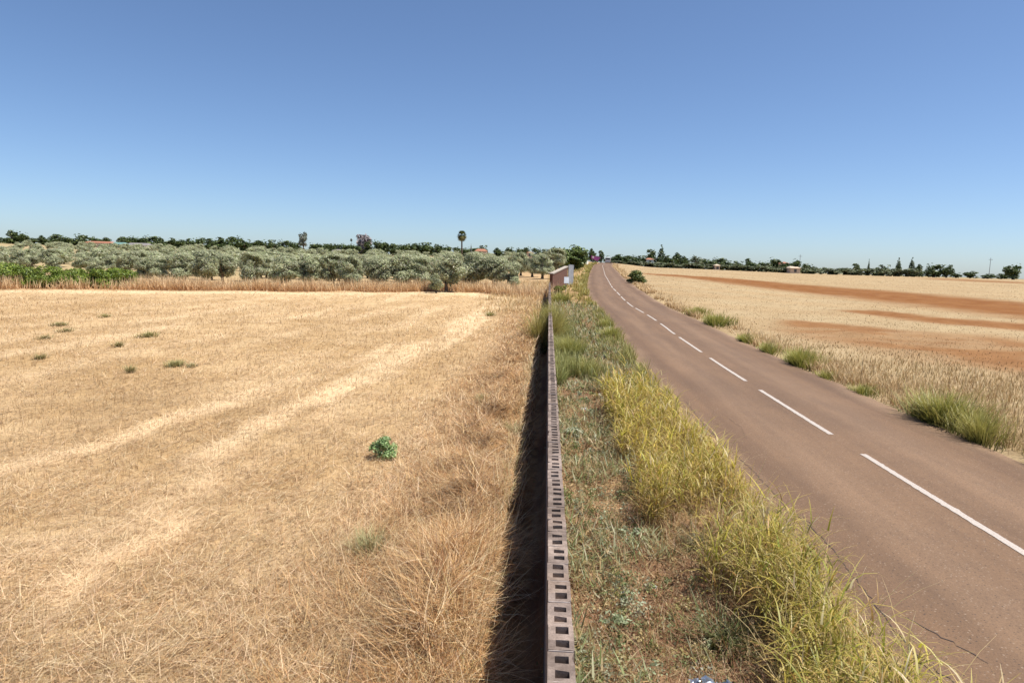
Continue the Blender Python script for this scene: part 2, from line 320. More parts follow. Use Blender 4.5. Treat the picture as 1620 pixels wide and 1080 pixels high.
# ------------------------------------------------------------------ blades
def blades(name, X, Y, L, wd, lean, curl, ang, col, mat, z0=None, zoff=0., seg=3, flat=1.0, tipc=None, basec=None):
    n = len(X); Z = (ground_h(X, Y) if z0 is None else z0)+zoff
    dirx, diry = np.cos(ang), np.sin(ang); tw = RNG.uniform(-1, 1, n)*flat
    sx = -diry*np.cos(tw)+dirx*np.sin(tw)*.5; sy = dirx*np.cos(tw)+diry*np.sin(tw)*.5
    P = np.zeros((n, seg+1, 2, 3), np.float32); px, py, pz = X.copy(), Y.copy(), Z.copy(); th = lean.copy()
    C = np.zeros((n, seg+1, 2, 3), np.float32)
    for k in range(seg+1):
        u = k/seg; w_ = wd*.5*(1-u**1.6*.9)
        P[:, k, 0] = np.stack([px-sx*w_, py-sy*w_, pz], -1); P[:, k, 1] = np.stack([px+sx*w_, py+sy*w_, pz], -1)
        cc = col
        if tipc is not None: cc = mixc(col, tipc, np.full(n, u**1.5))
        if basec is not None: cc = mixc(basec, cc, np.full(n, min(1, u*1.6)))
        C[:, k, 0] = cc; C[:, k, 1] = cc
        st = L/seg; px = px+dirx*np.sin(th)*st; py = py+diry*np.sin(th)*st; pz = pz+np.cos(th)*st; th = th+curl/seg
    i = (np.arange(n)*(seg+1)*2)[:, None, None]+(np.arange(seg)*2)[None, :, None]
    Fq = (i+np.array([0, 1, 3, 2])[None, None]).reshape(-1, 4)
    return mesh(name, P.reshape(-1, 3), Fq, mat, C.reshape(-1, 3), True)
def samp(n, y0, y1, p=1.):                   # distances, denser close by
    u = RNG.random(n)
    if p == 1: return y0*(y1/y0)**u
    a = 1-p; return (y0**a+u*(y1**a-y0**a))**(1/a)
def pick(pal, n, jit=.12):
    pal = np.array(pal); c_ = pal[RNG.integers(0, len(pal), n)]; return c_*(1+RNG.normal(0, jit, (n, 1)))*(1+RNG.normal(0, .03, (n, 3)))
U = RNG.uniform; NM = RNG.normal
def leaves(P, size, ln, col, nor=None, spread=1.0):       # quads around points P
    n = len(P); a = NM(0, 1, (n, 3)); a /= np.linalg.norm(a, axis=1)[:, None]
    if nor is not None: a = a*spread+nor; a /= np.linalg.norm(a, axis=1)[:, None]
    b_ = np.cross(a, NM(0, 1, (n, 3))); b_ /= np.linalg.norm(b_, axis=1)[:, None]; c_ = np.cross(a, b_)
    s1 = (size*U(.6, 1.3, n))[:, None]; s2 = s1*ln; bend = a*s1*.25
    V = np.stack([P-b_*s2, P+c_*s1*.5-bend*.0, P+b_*s2-bend, P-c_*s1*.5], 1)
    return V.reshape(-1, 3), np.arange(n*4).reshape(-1, 4), np.repeat(col, 4, 0)
parts = []
def merge(name, mes, label, mat=None):
    o = None
    vs, fs, cs, b0 = [], [], [], 0
    for me in mes:
        v = np.empty(len(me.vertices)*3, np.float32); me.vertices.foreach_get('co', v); f = np.empty(len(me.loops), np.int32); me.loops.foreach_get('vertex_index', f)
        c_ = np.empty(len(me.vertices)*4, np.float32); me.color_attributes['Col'].data.foreach_get('color', c_)
        vs.append(v.reshape(-1, 3)); fs.append(f.reshape(-1, 4)+b0); cs.append(c_.reshape(-1, 4)[:, :3]); b0 += len(me.vertices); mt = me.materials[0]; bpy.data.meshes.remove(me)
    return tag(link(name, mesh(name, np.concatenate(vs), np.concatenate(fs), mat or mt, np.concatenate(cs), True)), label, kind='stuff')
# left field: lying straw and short stubble
n = 210000; Y = samp(n, 2.6, 58, 1.25); X = -.35-U(0, 1, n)*(.95*Y+2); k = (Y < field_edge(X)-.2); X, Y = X[k], Y[k]; n = len(X)
s = swath(X, Y); nz = fbm(X*1.1, Y*1.1, 41, 3); k = RNG.random(n) < .35+.65*sst(.3, .6, nz)+s*.5; X, Y, s, nz = X[k], Y[k], s[k], nz[k]; n = len(X)
wd = np.maximum(.0045, .00065*Y)*U(.7, 1.4, n); L = U(.07, .24, n)*(1+.02*Y)*(1+.35*s); hd = np.where(RNG.random(n) < .45, NM(math.radians(64), .35, n)+PI*(RNG.random(n) < .5), U(0, 2*PI, n))
c = pick([STRAWP*1.12, STRAWP, STRAW, STRAW, STRAWB, STRAWB*.9, (.33, .2, .09), (.5, .32, .15)], n); c = mixc(c, STRAWP*1.25, .7*np.clip(s, 0, 1)); c = mixc(c, STRAWB*.9, .5*(1-np.clip(s*2, 0, 1))*sst(.45, .7, fbm(X*.25, Y*.25, 43, 3))); c *= (.82+.38*nz)[:, None]
a1 = blades('a', X, Y, L, wd, U(1.15, 1.62, n), U(-.35, .35, n), hd, c, M_straw, zoff=U(0, .05, n), flat=.7)
n = 60000; Y = samp(n, 2.6, 40, 1.3); X = -.4-U(0, 1, n)*(.95*Y+2); k = Y < field_edge(X); X, Y = X[k], Y[k]; n = len(X)
c = pick([STRAW, STRAWB, STRAWP, (.4, .25, .11)], n)
a2 = blades('b', X, Y, U(.04, .14, n)*(1+.012*Y), np.maximum(.004, .0006*Y), NM(.25, .3, n), U(-.2, .4, n), U(0, 2*PI, n), c, M_straw, basec=(.33, .2, .09))
merge('straw_stubble', [a1, a2], 'pale lying straw and stubble covering the harvested field')
# tangled dead grass beside the wall
n = 90000; Y = samp(n, 2.5, 50, 1.35); X = -.29-np.abs(NM(0, 1, n))*(.85+.02*Y)-U(0, .1, n); X += .2*(fbm(Y*2.3, Y*0, 52, 3)-.5)*2
nz = fbm(X*1.6, Y*1.2, 53, 3); k = RNG.random(n) < .12+.88*sst(.38, .58, nz); X, Y, nz = X[k], Y[k], nz[k]; n = len(X)
near = np.exp(-((X+.5)/1.1)**2); L = U(.12, .5, n)*(.55+.6*near)*(1-.3*sst(8, 16, Y))
c = pick([(.48, .285, .125), (.42, .235, .095), (.35, .18, .07), (.58, .39, .19), (.2, .1, .04), (.15, .07, .028), (.5, .33, .15), (.66, .47, .26), (.74, .57, .36)], n); c *= (.7+.6*nz)[:, None]
a1 = blades('a', X, Y, L, np.maximum(.0042, .0006*Y)*U(.7, 1.5, n), 1.62-np.abs(NM(0, .42, n)), U(-1.1, 1.1, n), U(0, 2*PI, n)+NM(0, .5, n), c, M_straw, zoff=U(0, .16, n)*near*(.4+nz), seg=4, flat=1.4)
n = 1500; Y = samp(n, 3, 30, 1.2); X = U(-.5, -.2, n)-.1*(1-sst(3, 8, Y)); c = pick([(.55, .42, .25), (.62, .52, .34), (.4, .36, .16)], n)
a2 = blades('b', X, Y, U(.15, .5, n), np.maximum(.006, .0007*Y), U(.1, .8, n), U(.2, 1.5, n), U(0, 2*PI, n), c, M_straw, seg=4)
merge('dead_grass', [a1, a2], 'tangled brown dead grass heaped along the shaded side of the wall')
# dry grass belt before the olives, and around the far end of the wall
n = 26000; X = U(-50, 1, n); Y = field_edge(X)+np.abs(NM(0, 3.2, n))-.1+.5*(fbm(X*.5, X*0, 3)-.5); nz = fbm(X*.35, Y*.35, 54, 3); k = RNG.random(n) < .2+1.1*sst(.3, .6, nz); X, Y, nz = X[k], Y[k], nz[k]; n = len(X)
c = pick([(.62, .43, .23), (.56, .36, .18), (.68, .5, .28), (.5, .28, .13), (.62, .46, .26)], n); c = mixc(c, (.5, .28, .13), .6*sst(.45, .7, nz))
a1 = blades('a', X, Y, U(.35, 1.05, n)*(.55+1.05*nz), U(.03, .055, n), NM(.3, .42, n), U(-.3, .7, n), U(0, 2*PI, n), c, M_straw, basec=(.46, .255, .12), tipc=(.7, .53, .31))
n = 5000; Y = U(38, 75, n); X = U(-4.5, .1, n); nz = fbm(X*.6, Y*.6, 57, 3); k = nz+.25*sst(-4.5, -2, X)-.2*(1-sst(38, 46, Y)) > .5; X, Y, nz = X[k], Y[k], nz[k]; n = len(X)
c = pick([(.62, .46, .25), (.54, .39, .19), (.45, .38, .16), (.66, .5, .29)], n)
a2 = blades('b', X, Y, U(.2, .55, n), U(.025, .045, n), NM(.35, .35, n), U(0, 1., n), U(0, 2*PI, n), c, M_straw, basec=(.42, .28, .13), tipc=(.68, .52, .3))
merge('dry_grass_belt', [a1, a2], 'belt of tall dry grass between the stubble and the olive grove')
# tall green and yellow grass on the verge
GP = [(.36, .30, .03), (.28, .27, .025), (.17, .21, .02), (.42, .33, .05), (.5, .36, .11), (.38, .25, .04), (.1, .15, .018), (.34, .16, .04)]
nt_ = 5200; ty = samp(nt_, 2.6, 15.5, .9); tr_ = roadx(ty)-HALF; tx_ = tr_-.05-.12*(1-sst(5, 8, ty))-U(0, 1, nt_)*1.45
lim = np.where(ty < 6.4, 1.58, 1.16)+.3*(fbm(ty*1.3, ty*0, 63, 2)-.5); gap = np.exp(-((ty-6.7)/.5)**4)*(tx_ < 2.0)+np.exp(-((ty-4.75)/.5)**2)*(tx_ < 1.66)
nz = fbm(tx_*2.4, ty*1.5, 62, 3); k = (tx_ > lim)&(gap < .5)&(RNG.random(nt_) < .12+.95*sst(.36, .58, nz))&(RNG.random(nt_) > .9*sst(12, 15, ty)); tx_, ty, tr_, nz = tx_[k], ty[k], tr_[k], nz[k]; nt_ = len(tx_)
th_ = U(.28, .66, nt_)*(.62+.5*sst(0, .5, tr_-tx_))*(1+.12*(1-sst(5.2, 6.4, ty)))*(1-.35*sst(.35, .0, tr_-tx_)*(ty < 7))*(.75+.5*nz); yel = sst(4.5, 9, ty); tc = mixc(pick([(.23, .25, .025), (.16, .20, .02), (.31, .29, .04), (.11, .15, .016), (.35, .28, .045)], nt_, .15), pick([(.45, .35, .045), (.37, .32, .03), (.50, .37, .07), (.27, .27, .03)], nt_, .12), np.clip(.15+yel*.8+.25*(RNG.random(nt_) < .4), 0, 1))
sl_ = np.abs(NM(.12, .16, nt_)); sa_ = U(0, 2*PI, nt_)
a0 = blades('s', tx_, ty, th_*1.08, np.maximum(.0055, .0008*ty), sl_, U(-.1, .35, nt_), sa_, mixc(tc, (.45, .36, .1), np.full(nt_, .35)), M_grass, seg=4, basec=(.2, .13, .05))
per = 8; q = np.repeat(np.arange(nt_), per); n = len(q); u_ = U(.12, 1., n); X = tx_[q]+np.sin(sl_[q])*np.cos(sa_[q])*th_[q]*u_; Y = ty[q]+np.sin(sl_[q])*np.sin(sa_[q])*th_[q]*u_; ZO = th_[q]*u_*np.cos(sl_[q])
c = tc[q]*(1+NM(0, .16, (n, 1))); br_ = RNG.random(n) < .1; c[br_] = pick([(.42, .25, .07), (.5, .32, .1), (.34, .18, .05)], int(br_.sum())); low = (RNG.random(n) < .75*(1-u_)**1.2); c[low] = pick([(.44, .32, .14), (.36, .22, .08), (.27, .14, .045), (.5, .4, .2)], int(low.sum())); pal_ = RNG.random(n) < .07; c[pal_] = pick([(.62, .52, .26), (.56, .5, .2)], int(pal_.sum()))
a1 = blades('a', X, Y, U(.13, .36, n)*(.75+.5*th_[q]), np.maximum(.0095, .0013*Y)*U(.5, 1.7, n), U(.25, 1.15, n), U(.3, 2.3, n), U(0, 2*PI, n), c, M_grass, seg=4, zoff=ZO, tipc=(.54, .40, .12), flat=1.5)
n = 9000; Y = samp(n, 2.6, 14, .9); X = roadx(Y)-HALF+.02-U(0, 1, n)*1.45; k = X > np.where(Y < 6.4, 1.5, 1.1); X, Y = X[k], Y[k]; n = len(X)
ab = blades('t', X, Y, U(.05, .28, n), np.maximum(.006, .0009*Y)*U(.6, 1.4, n), U(.5, 1.6, n), U(-.6, 1., n), U(0, 2*PI, n), pick([(.36, .23, .1), (.26, .15, .06), (.18, .1, .04), (.15, .14, .04), (.46, .35, .17)], n), M_grass, zoff=U(0, .1, n))
nh = 300; hi = RNG.integers(0, nt_, nh); hx = tx_[hi]+np.sin(sl_[hi])*np.cos(sa_[hi])*th_[hi]; hy = ty[hi]+np.sin(sl_[hi])*np.sin(sa_[hi])*th_[hi]
ah = blades('h', hx, hy, U(.12, .24, nh), np.full(nh, .016)*U(.6, 1.3, nh), U(0, .7, nh), U(0, 1.4, nh), U(0, 2*PI, nh), pick([(.62, .5, .28), (.55, .4, .2), (.66, .56, .34)], nh), M_grass, seg=4, zoff=th_[hi]*np.cos(sl_[hi])*1.0, flat=1.5)
n = 220; Y = samp(n, 3.2, 13, 1); X = roadx(Y)-HALF-np.abs(U(-.1, .95, n)); c = pick([(.6, .46, .22), (.5, .36, .14), (.45, .42, .18)], n)
a3 = blades('c', X, Y, U(.5, .95, n), U(.006, .011, n), NM(.15, .15, n), U(.3, 1.4, n), U(0, 2*PI, n), c, M_grass, seg=5, tipc=(.66, .52, .27))
n = 16000; Y = samp(n, 14, 210, .7); sd = U(0, 1, n); wl = .25; re = roadx(Y)-HALF; X = np.where(RNG.random(n) < .6, re+.05-np.abs(NM(0, .45, n)), wl+sd*(re-wl))
nz = fbm(X*1.4, Y*.55, 64, 3); k = (RNG.random(n) < sst(.42, .6, nz))&(X > .25); X, Y, nz = X[k], Y[k], nz[k]; n = len(X)
c = pick(GP[:6], n, .12); c = mixc(c, (.22, .26, .075), .65*(1-sst(34, 46, Y))); c = mixc(c, (.4, .34, .1), .5*sst(44, 60, Y))
a4 = blades('d', X, Y, U(.18, .55, n)*(1+.2*sst(40, 80, Y)), np.maximum(.012, .0011*Y)*U(.7, 1.2, n), NM(.25, .25, n), U(0, 1.2, n), U(0, 2*PI, n), c, M_grass, basec=(.15, .13, .04), tipc=(.42, .37, .12))
n = 5200; Y = samp(n, 15, 36, .8); X = .26+np.abs(NM(0, .38, n)); nz = fbm(X*1.2, Y*.45, 65, 2); k = nz > .47; X, Y, nz = X[k], Y[k], nz[k]; n = len(X)
a5 = blades('e', X, Y, U(.3, .75, n), U(.012, .03, n), NM(.2, .2, n), U(.1, 1., n), U(0, 2*PI, n), pick([(.2, .25, .06), (.27, .3, .08), (.15, .2, .05), (.34, .33, .11)], n), M_grass, basec=(.12, .12, .04), tipc=(.36, .35, .13))
merge('verge_grass', [a0, a1, ab, ah, a3, a4, a5], 'tall green and yellow grass growing between the wall and the road')
# low grey-green weeds, dead stalks and litter of leaves on the soil
n = 34000; Y = samp(n, 2.6, 45, 1.1); re = roadx(Y)-HALF; X = .24+U(0, 1, n)*(re-.24); nz = fbm(X*1.7, Y*1.1, 66, 4); thr = .53-.1*sst(12, 22, Y); k = (nz > thr)&((X < 1.5)|(Y > 12)); X, Y, nz = X[k], Y[k], nz[k]; n = len(X)
c = pick([(.3, .3, .165), (.22, .24, .105), (.15, .18, .06), (.36, .34, .21), (.29, .24, .1), (.42, .34, .18), (.36, .25, .12)], n)
a1 = blades('a', X, Y, U(.05, .2, n)*(1+.02*Y), np.maximum(.012, .0014*Y)*U(.6, 1.6, n), U(.3, 1.5, n), U(-.5, .9, n), U(0, 2*PI, n), c, M_grass, zoff=U(0, .1, n))
n = 40000; Y = samp(n, 2.6, 45, 1.2); re = roadx(Y)-HALF; X = .22+U(0, 1, n)*(re-.1); c = pick([(.45, .31, .17), (.36, .23, .12), (.27, .15, .08), (.2, .11, .06), (.52, .4, .24), (.33, .3, .14)], n)
a2 = blades('b', X, Y, U(.04, .22, n), np.maximum(.004, .0007*Y)*U(.6, 1.6, n), U(.9, 1.6, n), U(-.4, .4, n), U(0, 2*PI, n), c, M_straw, zoff=U(0, .05, n))
n = 1300; Y = samp(n, 2.8, 20, 1.1); re = roadx(Y)-HALF; X = .25+U(0, 1, n)*1.2; c = pick([(.34, .17, .08), (.42, .26, .12), (.25, .13, .07)], n)
a3 = blades('c', X, Y, U(.12, .4, n), U(.004, .008, n), U(.1, 1.3, n), U(-.6, 1., n), U(0, 2*PI, n), c, M_straw)
m_ = 620; cy_ = samp(m_, 2.8, 34, .9); re = roadx(cy_)-HALF; cx_ = .26+U(0, 1, m_)**1.2*np.where(cy_ < 12, 1.15, re-.3); per = 70; q = np.repeat(np.arange(m_), per); n = len(q)
rd_ = np.abs(NM(0, .075, n))*(1+.03*cy_[q])*U(.6, 1.6, m_)[q]; a_ = U(0, 2*PI, n); PX = cx_[q]+rd_*np.cos(a_); PY_ = cy_[q]+rd_*np.sin(a_)*1.3; P = np.stack([PX, PY_, ground_h(PX, PY_)+U(.0, .1, n)*np.exp(-(rd_/.12)**2)+.01], -1)
tc = pick([(.3, .33, .2), (.2, .24, .1), (.36, .37, .25), (.3, .26, .1), (.42, .32, .16), (.27, .17, .08), (.17, .2, .07)], m_, .12); V_, F_, C_ = leaves(P, np.maximum(.016, .0022*P[:, 1]), .95, np.clip(tc[q]*(1+NM(0, .2, (n, 1))), .02, .8), np.tile((0, 0, .7), (n, 1)), 1.)
a4 = mesh('d', V_, F_, M_grass, C_)
merge('verge_weeds', [a1, a2, a3, a4], 'low grey-green weeds and dead stalks on the soil beside the wall')
# right field: standing dry cereal
n = 260000; D = samp(n, 5.5, 230, 1.3); t = U(0, 1, n); Y = D; X = roadx(Y)+HALF+.3+t**1.25*(.95*Y+6); bd = bands(X, Y); nz = fbm(X*.5, Y*.5, 67, 3); sw = np.exp(-(X-roadx(Y)-HALF)/1.0)
k = RNG.random(n) < (1-.985*bd)*(.45+.6*sst(.3, .55, nz)); X, Y, bd, nz, sw = X[k], Y[k], bd[k], nz[k], sw[k]; n = len(X); dist = np.hypot(X, Y)
c = pick([(.42, .315, .185), (.39, .285, .155), (.36, .25, .125), (.47, .37, .23), (.33, .205, .09)], n, .08); c = mixc(c, (.22, .105, .04), .8*bd); c *= np.array((1, .97, .82))*(1-sst(14, 40, Y))[:, None]+sst(14, 40, Y)[:, None]; c *= (.92+.16*nz)[:, None]; far_ = sst(8, 34, Y); kp = RNG.random(n) > .55*far_; X, Y, bd, nz, sw, dist, c, far_ = X[kp], Y[kp], bd[kp], nz[kp], sw[kp], dist[kp], c[kp], far_[kp]; n = len(X)
a1 = blades('a', X, Y, U(.14, .32, n)*(1+.4*sw)*(1-.6*bd)*(1-.78*far_), np.maximum(.005, .0008*dist)*U(.7, 1.3, n), np.abs(NM(.4, .4, n)), U(-.2, 1.2, n), U(0, 2*PI, n), c, M_straw, basec=mixc(np.array((.42, .30, .165)), c, .3+far_*.65))
n = 17000; Y = samp(n, 5, 220, .9); X = roadx(Y)+HALF+np.abs(NM(0, .55, n))+.08; k = fbm(Y*.55, X*.9, 77, 3) > .44; X, Y = X[k], Y[k]; n = len(X); c = pick([(.62, .45, .24), (.68, .52, .3), (.54, .36, .17), (.48, .29, .13)], n)
a2 = blades('b', X, Y, U(.15, .45, n), np.maximum(.005, .0008*Y)*U(.7, 1.3, n), np.abs(NM(.25, .25, n)), U(0, 1.1, n), U(0, 2*PI, n), c, M_straw, seg=4, basec=(.3, .17, .07), tipc=(.7, .52, .28))
merge('dry_cereal', [a1, a2], 'pale golden dry cereal standing in the field across the road')
# ------------------------------------------------------------------ foliage builder
def blob_points(blobs, n, shell=.55):
    vol = np.array([b_[3]*b_[4]*b_[5] for b_ in blobs])**(2/3.); w_ = RNG.choice(len(blobs), n, p=vol/vol.sum()); B = np.array(blobs)[w_]
    d = NM(0, 1, (n, 3)); d /= np.linalg.norm(d, axis=1)[:, None]; r = shell+(1-shell)*U(0, 1, n)**.6; r = r*(1+.12*NM(0, 1, n))
    return B[:, :3]+d*B[:, 3:6]*r[:, None], d, w_
def crown_mesh(name, blobs, n, size, ln, pal, mat, shell=.55, spread=1., dens=.22):
    P, d, w_ = blob_points(blobs, n, shell)
    tone = .8+.4*RNG.random(len(blobs)); col = pick(pal, n, .14)*tone[w_][:, None]
    q = .5*(np.sin(P[:, 0]*3.1/size*.12+P[:, 2]*4)+1); k = vnoise(P[:, 0]*1.7+P[:, 2]*2.1, P[:, 1]*1.7-P[:, 2]*1.3, 91) > dens; P, d, col = P[k], d[k], col[k]
    V, F_, C = leaves(P, size, ln, col, d*1.1+np.array((0, 0, .35)), spread*.9); return mesh(name, V, F_, mat, C)
def trunk_mesh(name, h, r, limbs, ht, rad):
    mb = MB(); p = [(random.gauss(0, .03)*h*k, random.gauss(0, .03)*h*k, h*k-.12*(k == 0)) for k in (0, .35, .7, 1)]; mb.tube(p, [r*1.35, r, r*.85, r*.7])
    for i in range(limbs):
        a = 2*PI*i/limbs+random.random(); e = np.array(p[3]); q1 = e+np.array((math.cos(a)*rad*.35, math.sin(a)*rad*.35, (ht-h)*.35)); q2 = e+np.array((math.cos(a)*rad*.7, math.sin(a)*rad*.7, (ht-h)*.65))
        mb.tube([e*.98, q1, q2], [r*.6, r*.4, r*.15], 6)
    return mesh(name, mb.v, mb.f, M_bark, smooth=True)
def round_blobs(w, h, z0, k, flat=1.):
    bl = []
    for i in range(k):
        a = random.random()*2*PI; rr = math.sqrt(random.random())*.62; zz = random.random(); e = math.sqrt(max(.15, 1-(2*zz-1)**2*.75)); s_ = random.uniform(.26, .42)
        bl.append((math.cos(a)*rr*w/2*e, math.sin(a)*rr*w/2*e, z0+(.14+.72*zz)*h, s_*w/2*1.1, s_*w/2*1.1, s_*h*.55*flat))
    return bl
# ------------------------------------------------------------------ olive trees
OP = [(.39, .41, .25), (.44, .45, .30), (.34, .37, .21), (.48, .48, .35), (.34, .37, .2), (.42, .43, .27)]
OL = []
for v in range(6):
    h = 3.0+random.uniform(-.2, .3); w = 3.1
    bl = round_blobs(w, h-.75, .55, 17)
    OL.append((trunk_mesh('trunk', .8, .13, 4, h*.8, 1.1), crown_mesh('crown', bl, 9000, .085, 1.3, OP, M_olive, .5, .8, .26)))
OLF = [(trunk_mesh('trunk', .8, .13, 3, 2.4, 1.1), crown_mesh('crown', round_blobs(4.1, 2.7, .2, 16), 2400, .16, 1.2, OP, M_olive, .5, .9, .26)) for v in range(5)]
def plant(name, tr, cr, loc, rz, sc, label, cat, group=None):
    t = empty(name, loc, rz); t.scale = sc if isinstance(sc, tuple) else (sc,)*3; tag(t, label, cat, group)
    if tr: link('trunk', tr, t)
    link('crown', cr, t); return t
# front of the grove, placed one by one: column, distance, scale, label
front = [(322, 59, 1.0, None), (352, 62, 1.0, None), (398, 57, 1.0, 'squat round olive tree standing forward from its row in the dry grass'), (446, 60, 1.0, None), (486, 61, 1.05, None), (527, 62, 1.05, None), (556, 60, 1.0, None), (597, 62, 1.0, None), (634, 63, 1.05, None),
         (664, 64, 1.05, None), (690, 57, .58, 'small pale olive bush in dry grass before the darkest front tree'), (706, 60, 1.12, 'large dark olive tree with low skirt of foliage below the palm'), (745, 66, 1.15, None), (782, 66, 1.1, 'broad olive tree with low crown beside a bare soil gap'),
         (810, 62, .85, 'small bushy olive tree at the open end of the front row'), (858, 84, 1.12, 'dark round olive tree alone between grove and brick enclosure'), (842, 92, 1.15, 'olive tree behind the lone round one near the brick enclosure'), (880, 104, 1.3, 'olive tree in front of the big green roadside tree'), (824, 98, 1.1, 'olive tree behind the grove corner, before the small pale house'), (868, 112, 1.2, 'pale olive tree in front of the tan tiled house'), (285, 60, .92, None), (256, 60, .8, None), (232, 60, .75, None)]
i = 0
for px, Y, s, lab in front:
    x, y, z = at(px, Y); tr, cr = OL[i % 6]; i += 1
    plant('olive_tree', tr, cr, (x, y, float(ground_h(x, y))), random.random()*6.28, (s*random.uniform(.95, 1.15), s*random.uniform(.9, 1.1), s), lab or 'grey-green olive tree in the front row behind the dry grass belt', 'olive tree', None if lab else 'olive trees of the front row')
Yr = 67.; row = 0; cnt = 0
while Yr < 330 and cnt < 224:
    sp = 3.3 if Yr < 75 else 4.3 if Yr < 100 else 5.6 if Yr < 150 else 9.2 if Yr < 215 else 12.
    x = -.80*Yr-4+random.random()*sp
    while x < -.045*Yr+.5-max(0, (80-Yr)*.2):
        xx = x+random.gauss(0, .5); yy = Yr+random.gauss(0, .6); tr, cr = (OL if Yr < 80 else OLF)[random.randrange(5)]; s = random.uniform(.85, 1.12)*(.95 if Yr < 90 else .86 if Yr < 150 else 1.0)*(.74+.26*float(sst(-.78, -.42, xx/yy)))
        if Yr > 80 and xx/yy > -.075 and Yr < 110: x += sp; continue
        plant('olive_tree', tr, cr, (xx, yy, float(ground_h(xx, yy))), random.random()*6.28, (s*(1.3 if Yr > 75 else 1.1), s*(1.3 if Yr > 75 else 1.1), s), 'grey-green olive tree among the crowded rows deep in the grove' if Yr > 75 else 'grey-green olive tree in the second row of the grove', 'olive tree', 'olive trees deep in the grove' if Yr > 75 else 'olive trees of the second row'); cnt += 1
        x += sp
    Yr *= 1.115; row += 1
# ------------------------------------------------------------------ dark green leafy hedge shrubs at the field's far corner
SP_ = [(.15, .21, .025), (.20, .26, .035), (.11, .165, .02), (.24, .285, .05), (.08, .12, .016)]
for px, Y, w, ht, lab in [(-20, 48, 2.6, 1.75, 'dark green leafy shrub cut by the edge of the picture'), (22, 48.5, 2.6, 1.75, 'dense dark green shrub second from the picture edge in the hedge row'), (70, 49, 2.8, 1.65, 'dark green shrub with low skirt in the middle of the hedge row'), (118, 49.5, 2.2, 1.5, 'lower dark green shrub joining the hedge row to its end'), (152, 50, 1.7, 1.45, 'narrow dark green shrub before the gap of dry grass'), (190, 51, 2.5, 1.6, 'bright green rounded shrub closing the open end of the hedge row')]:
    x, y, z = at(px, Y); o = link('shrub', crown_mesh('shrub', round_blobs(w*1.5, ht*1.05, -.1, 26), 9000, .085, .85, SP_, M_leaf, .5, .9, .12), None, (x, y, float(ground_h(x, y)))); tag(o, lab, 'shrub', 'dark green hedge shrubs')
# ------------------------------------------------------------------ far trees
DP = [(.07, .1, .028), (.095, .13, .035), (.05, .075, .022), (.12, .15, .045), (.035, .055, .018)]
def tree_var(pal, k, n, size, w=1., h=1., z0=-.03, shell=.5, dens=.2): return trunk_mesh('trunk', .3, .05, 3, .75, .3), crown_mesh('crown', round_blobs(w, h-z0, z0, k), n, size, .9, pal, M_leaf, shell, 1., dens)
TV = [tree_var(DP, 16, 1300, .07) for _ in range(6)]
OV = [tree_var([(.13, .155, .07), (.17, .19, .1), (.1, .125, .05), (.2, .21, .12)], 12, 700, .08, dens=.25) for _ in range(4)]
def far_tree(px, top, w, Y, lab, group=None, var=None, sink=.0, name='tree', cat='tree'):
    x, y, z = at(px, Y); z = float(ground_h(x, y)); h = up(x, y, z, top); wm = w*Y/F
    tr, cr = var or random.choice(TV); h = max(h, .8)
    return plant(name, tr, cr, (x, y, z-sink), random.random()*6.28, (wm, wm, h), lab, cat, group)
LT = 'round dark green tree in the skyline row behind the olive grove'
for px, top, w in [(21, 365, 23), (40, 369, 16), (70, 374, 18), (88, 372, 24), (104, 374, 16), (128, 372, 28), (150, 375, 20), (170, 377, 22), (192, 376, 18), (205, 374, 22), (222, 377, 18), (240, 374, 26), (254, 378, 18), (268, 378, 24), (285, 380, 20), (301, 379, 16), (318, 377, 25), (333, 379, 18), (345, 377, 26), (358, 379, 20), (372, 375, 26), (387, 378, 20), (402, 383, 18), (415, 381, 26), (432, 379, 16), (450, 381, 22), (464, 384, 16), (498, 385, 22), (512, 388, 16), (527, 386, 20), (545, 386, 22), (560, 387, 20), (584, 383, 20), (606, 382, 20), (620, 387, 18), (634, 388, 20), (650, 386, 22), (663, 385, 24), (678, 383, 26), (692, 387, 20), (706, 389, 18), (722, 392, 16), (808, 392, 20), (820, 394, 16), (834, 392, 15), (848, 393, 14), (865, 394, 18), (876, 392, 18)]:
    far_tree(px, top-1, w*1.4, 330+random.uniform(-15, 15), LT, 'dark trees on the skyline behind the grove')
for k in range(34):
    px = random.uniform(-10, 880); far_tree(px, float(np.interp(px, [0, 300, 600, 880], [376.5, 381.5, 389, 396]))-random.uniform(0, 1.5), random.uniform(24, 36), 372+random.uniform(-8, 12), LT, 'dark trees on the skyline behind the grove')
far_tree(762, 386.5, 24, 350, 'wide dark green tree rising behind the orange roof'); far_tree(597, 379, 20, 335, 'taller dark tree right beside the bare lilac one')
GREY = [(.2, .22, .17), (.25, .26, .21), (.16, .18, .13)]; LIL = [(.3, .26, .27), (.36, .31, .31), (.25, .22, .22), (.42, .37, .36)]
far_tree(480, 367.5, 20, 325, 'isolated grey-green ball-shaped tree taller than the skyline row', var=tree_var(GREY, 12, 1000, .07, z0=.3))
far_tree(575, 368, 30, 340, 'greyish lilac thin-leaved tree standing above the skyline row', var=tree_var(LIL, 18, 1500, .075, z0=.15, dens=.12))
cy = crown_mesh('crown', [(0, 0, .1+.85*k/8, .42*(1-k/8.6)**.8, .42*(1-k/8.6)**.8, .11) for k in range(9)], 900, .06, 1., DP, M_leaf, .5, 1., .1); cyt = trunk_mesh('trunk', .2, .05, 2, .6, .1)
cyg = crown_mesh('crown', [(0, 0, .1+.85*k/8, .42*(1-k/8.6)**.8, .42*(1-k/8.6)**.8, .11) for k in range(9)], 700, .06, 1., GREY, M_leaf, .5, 1., .1)
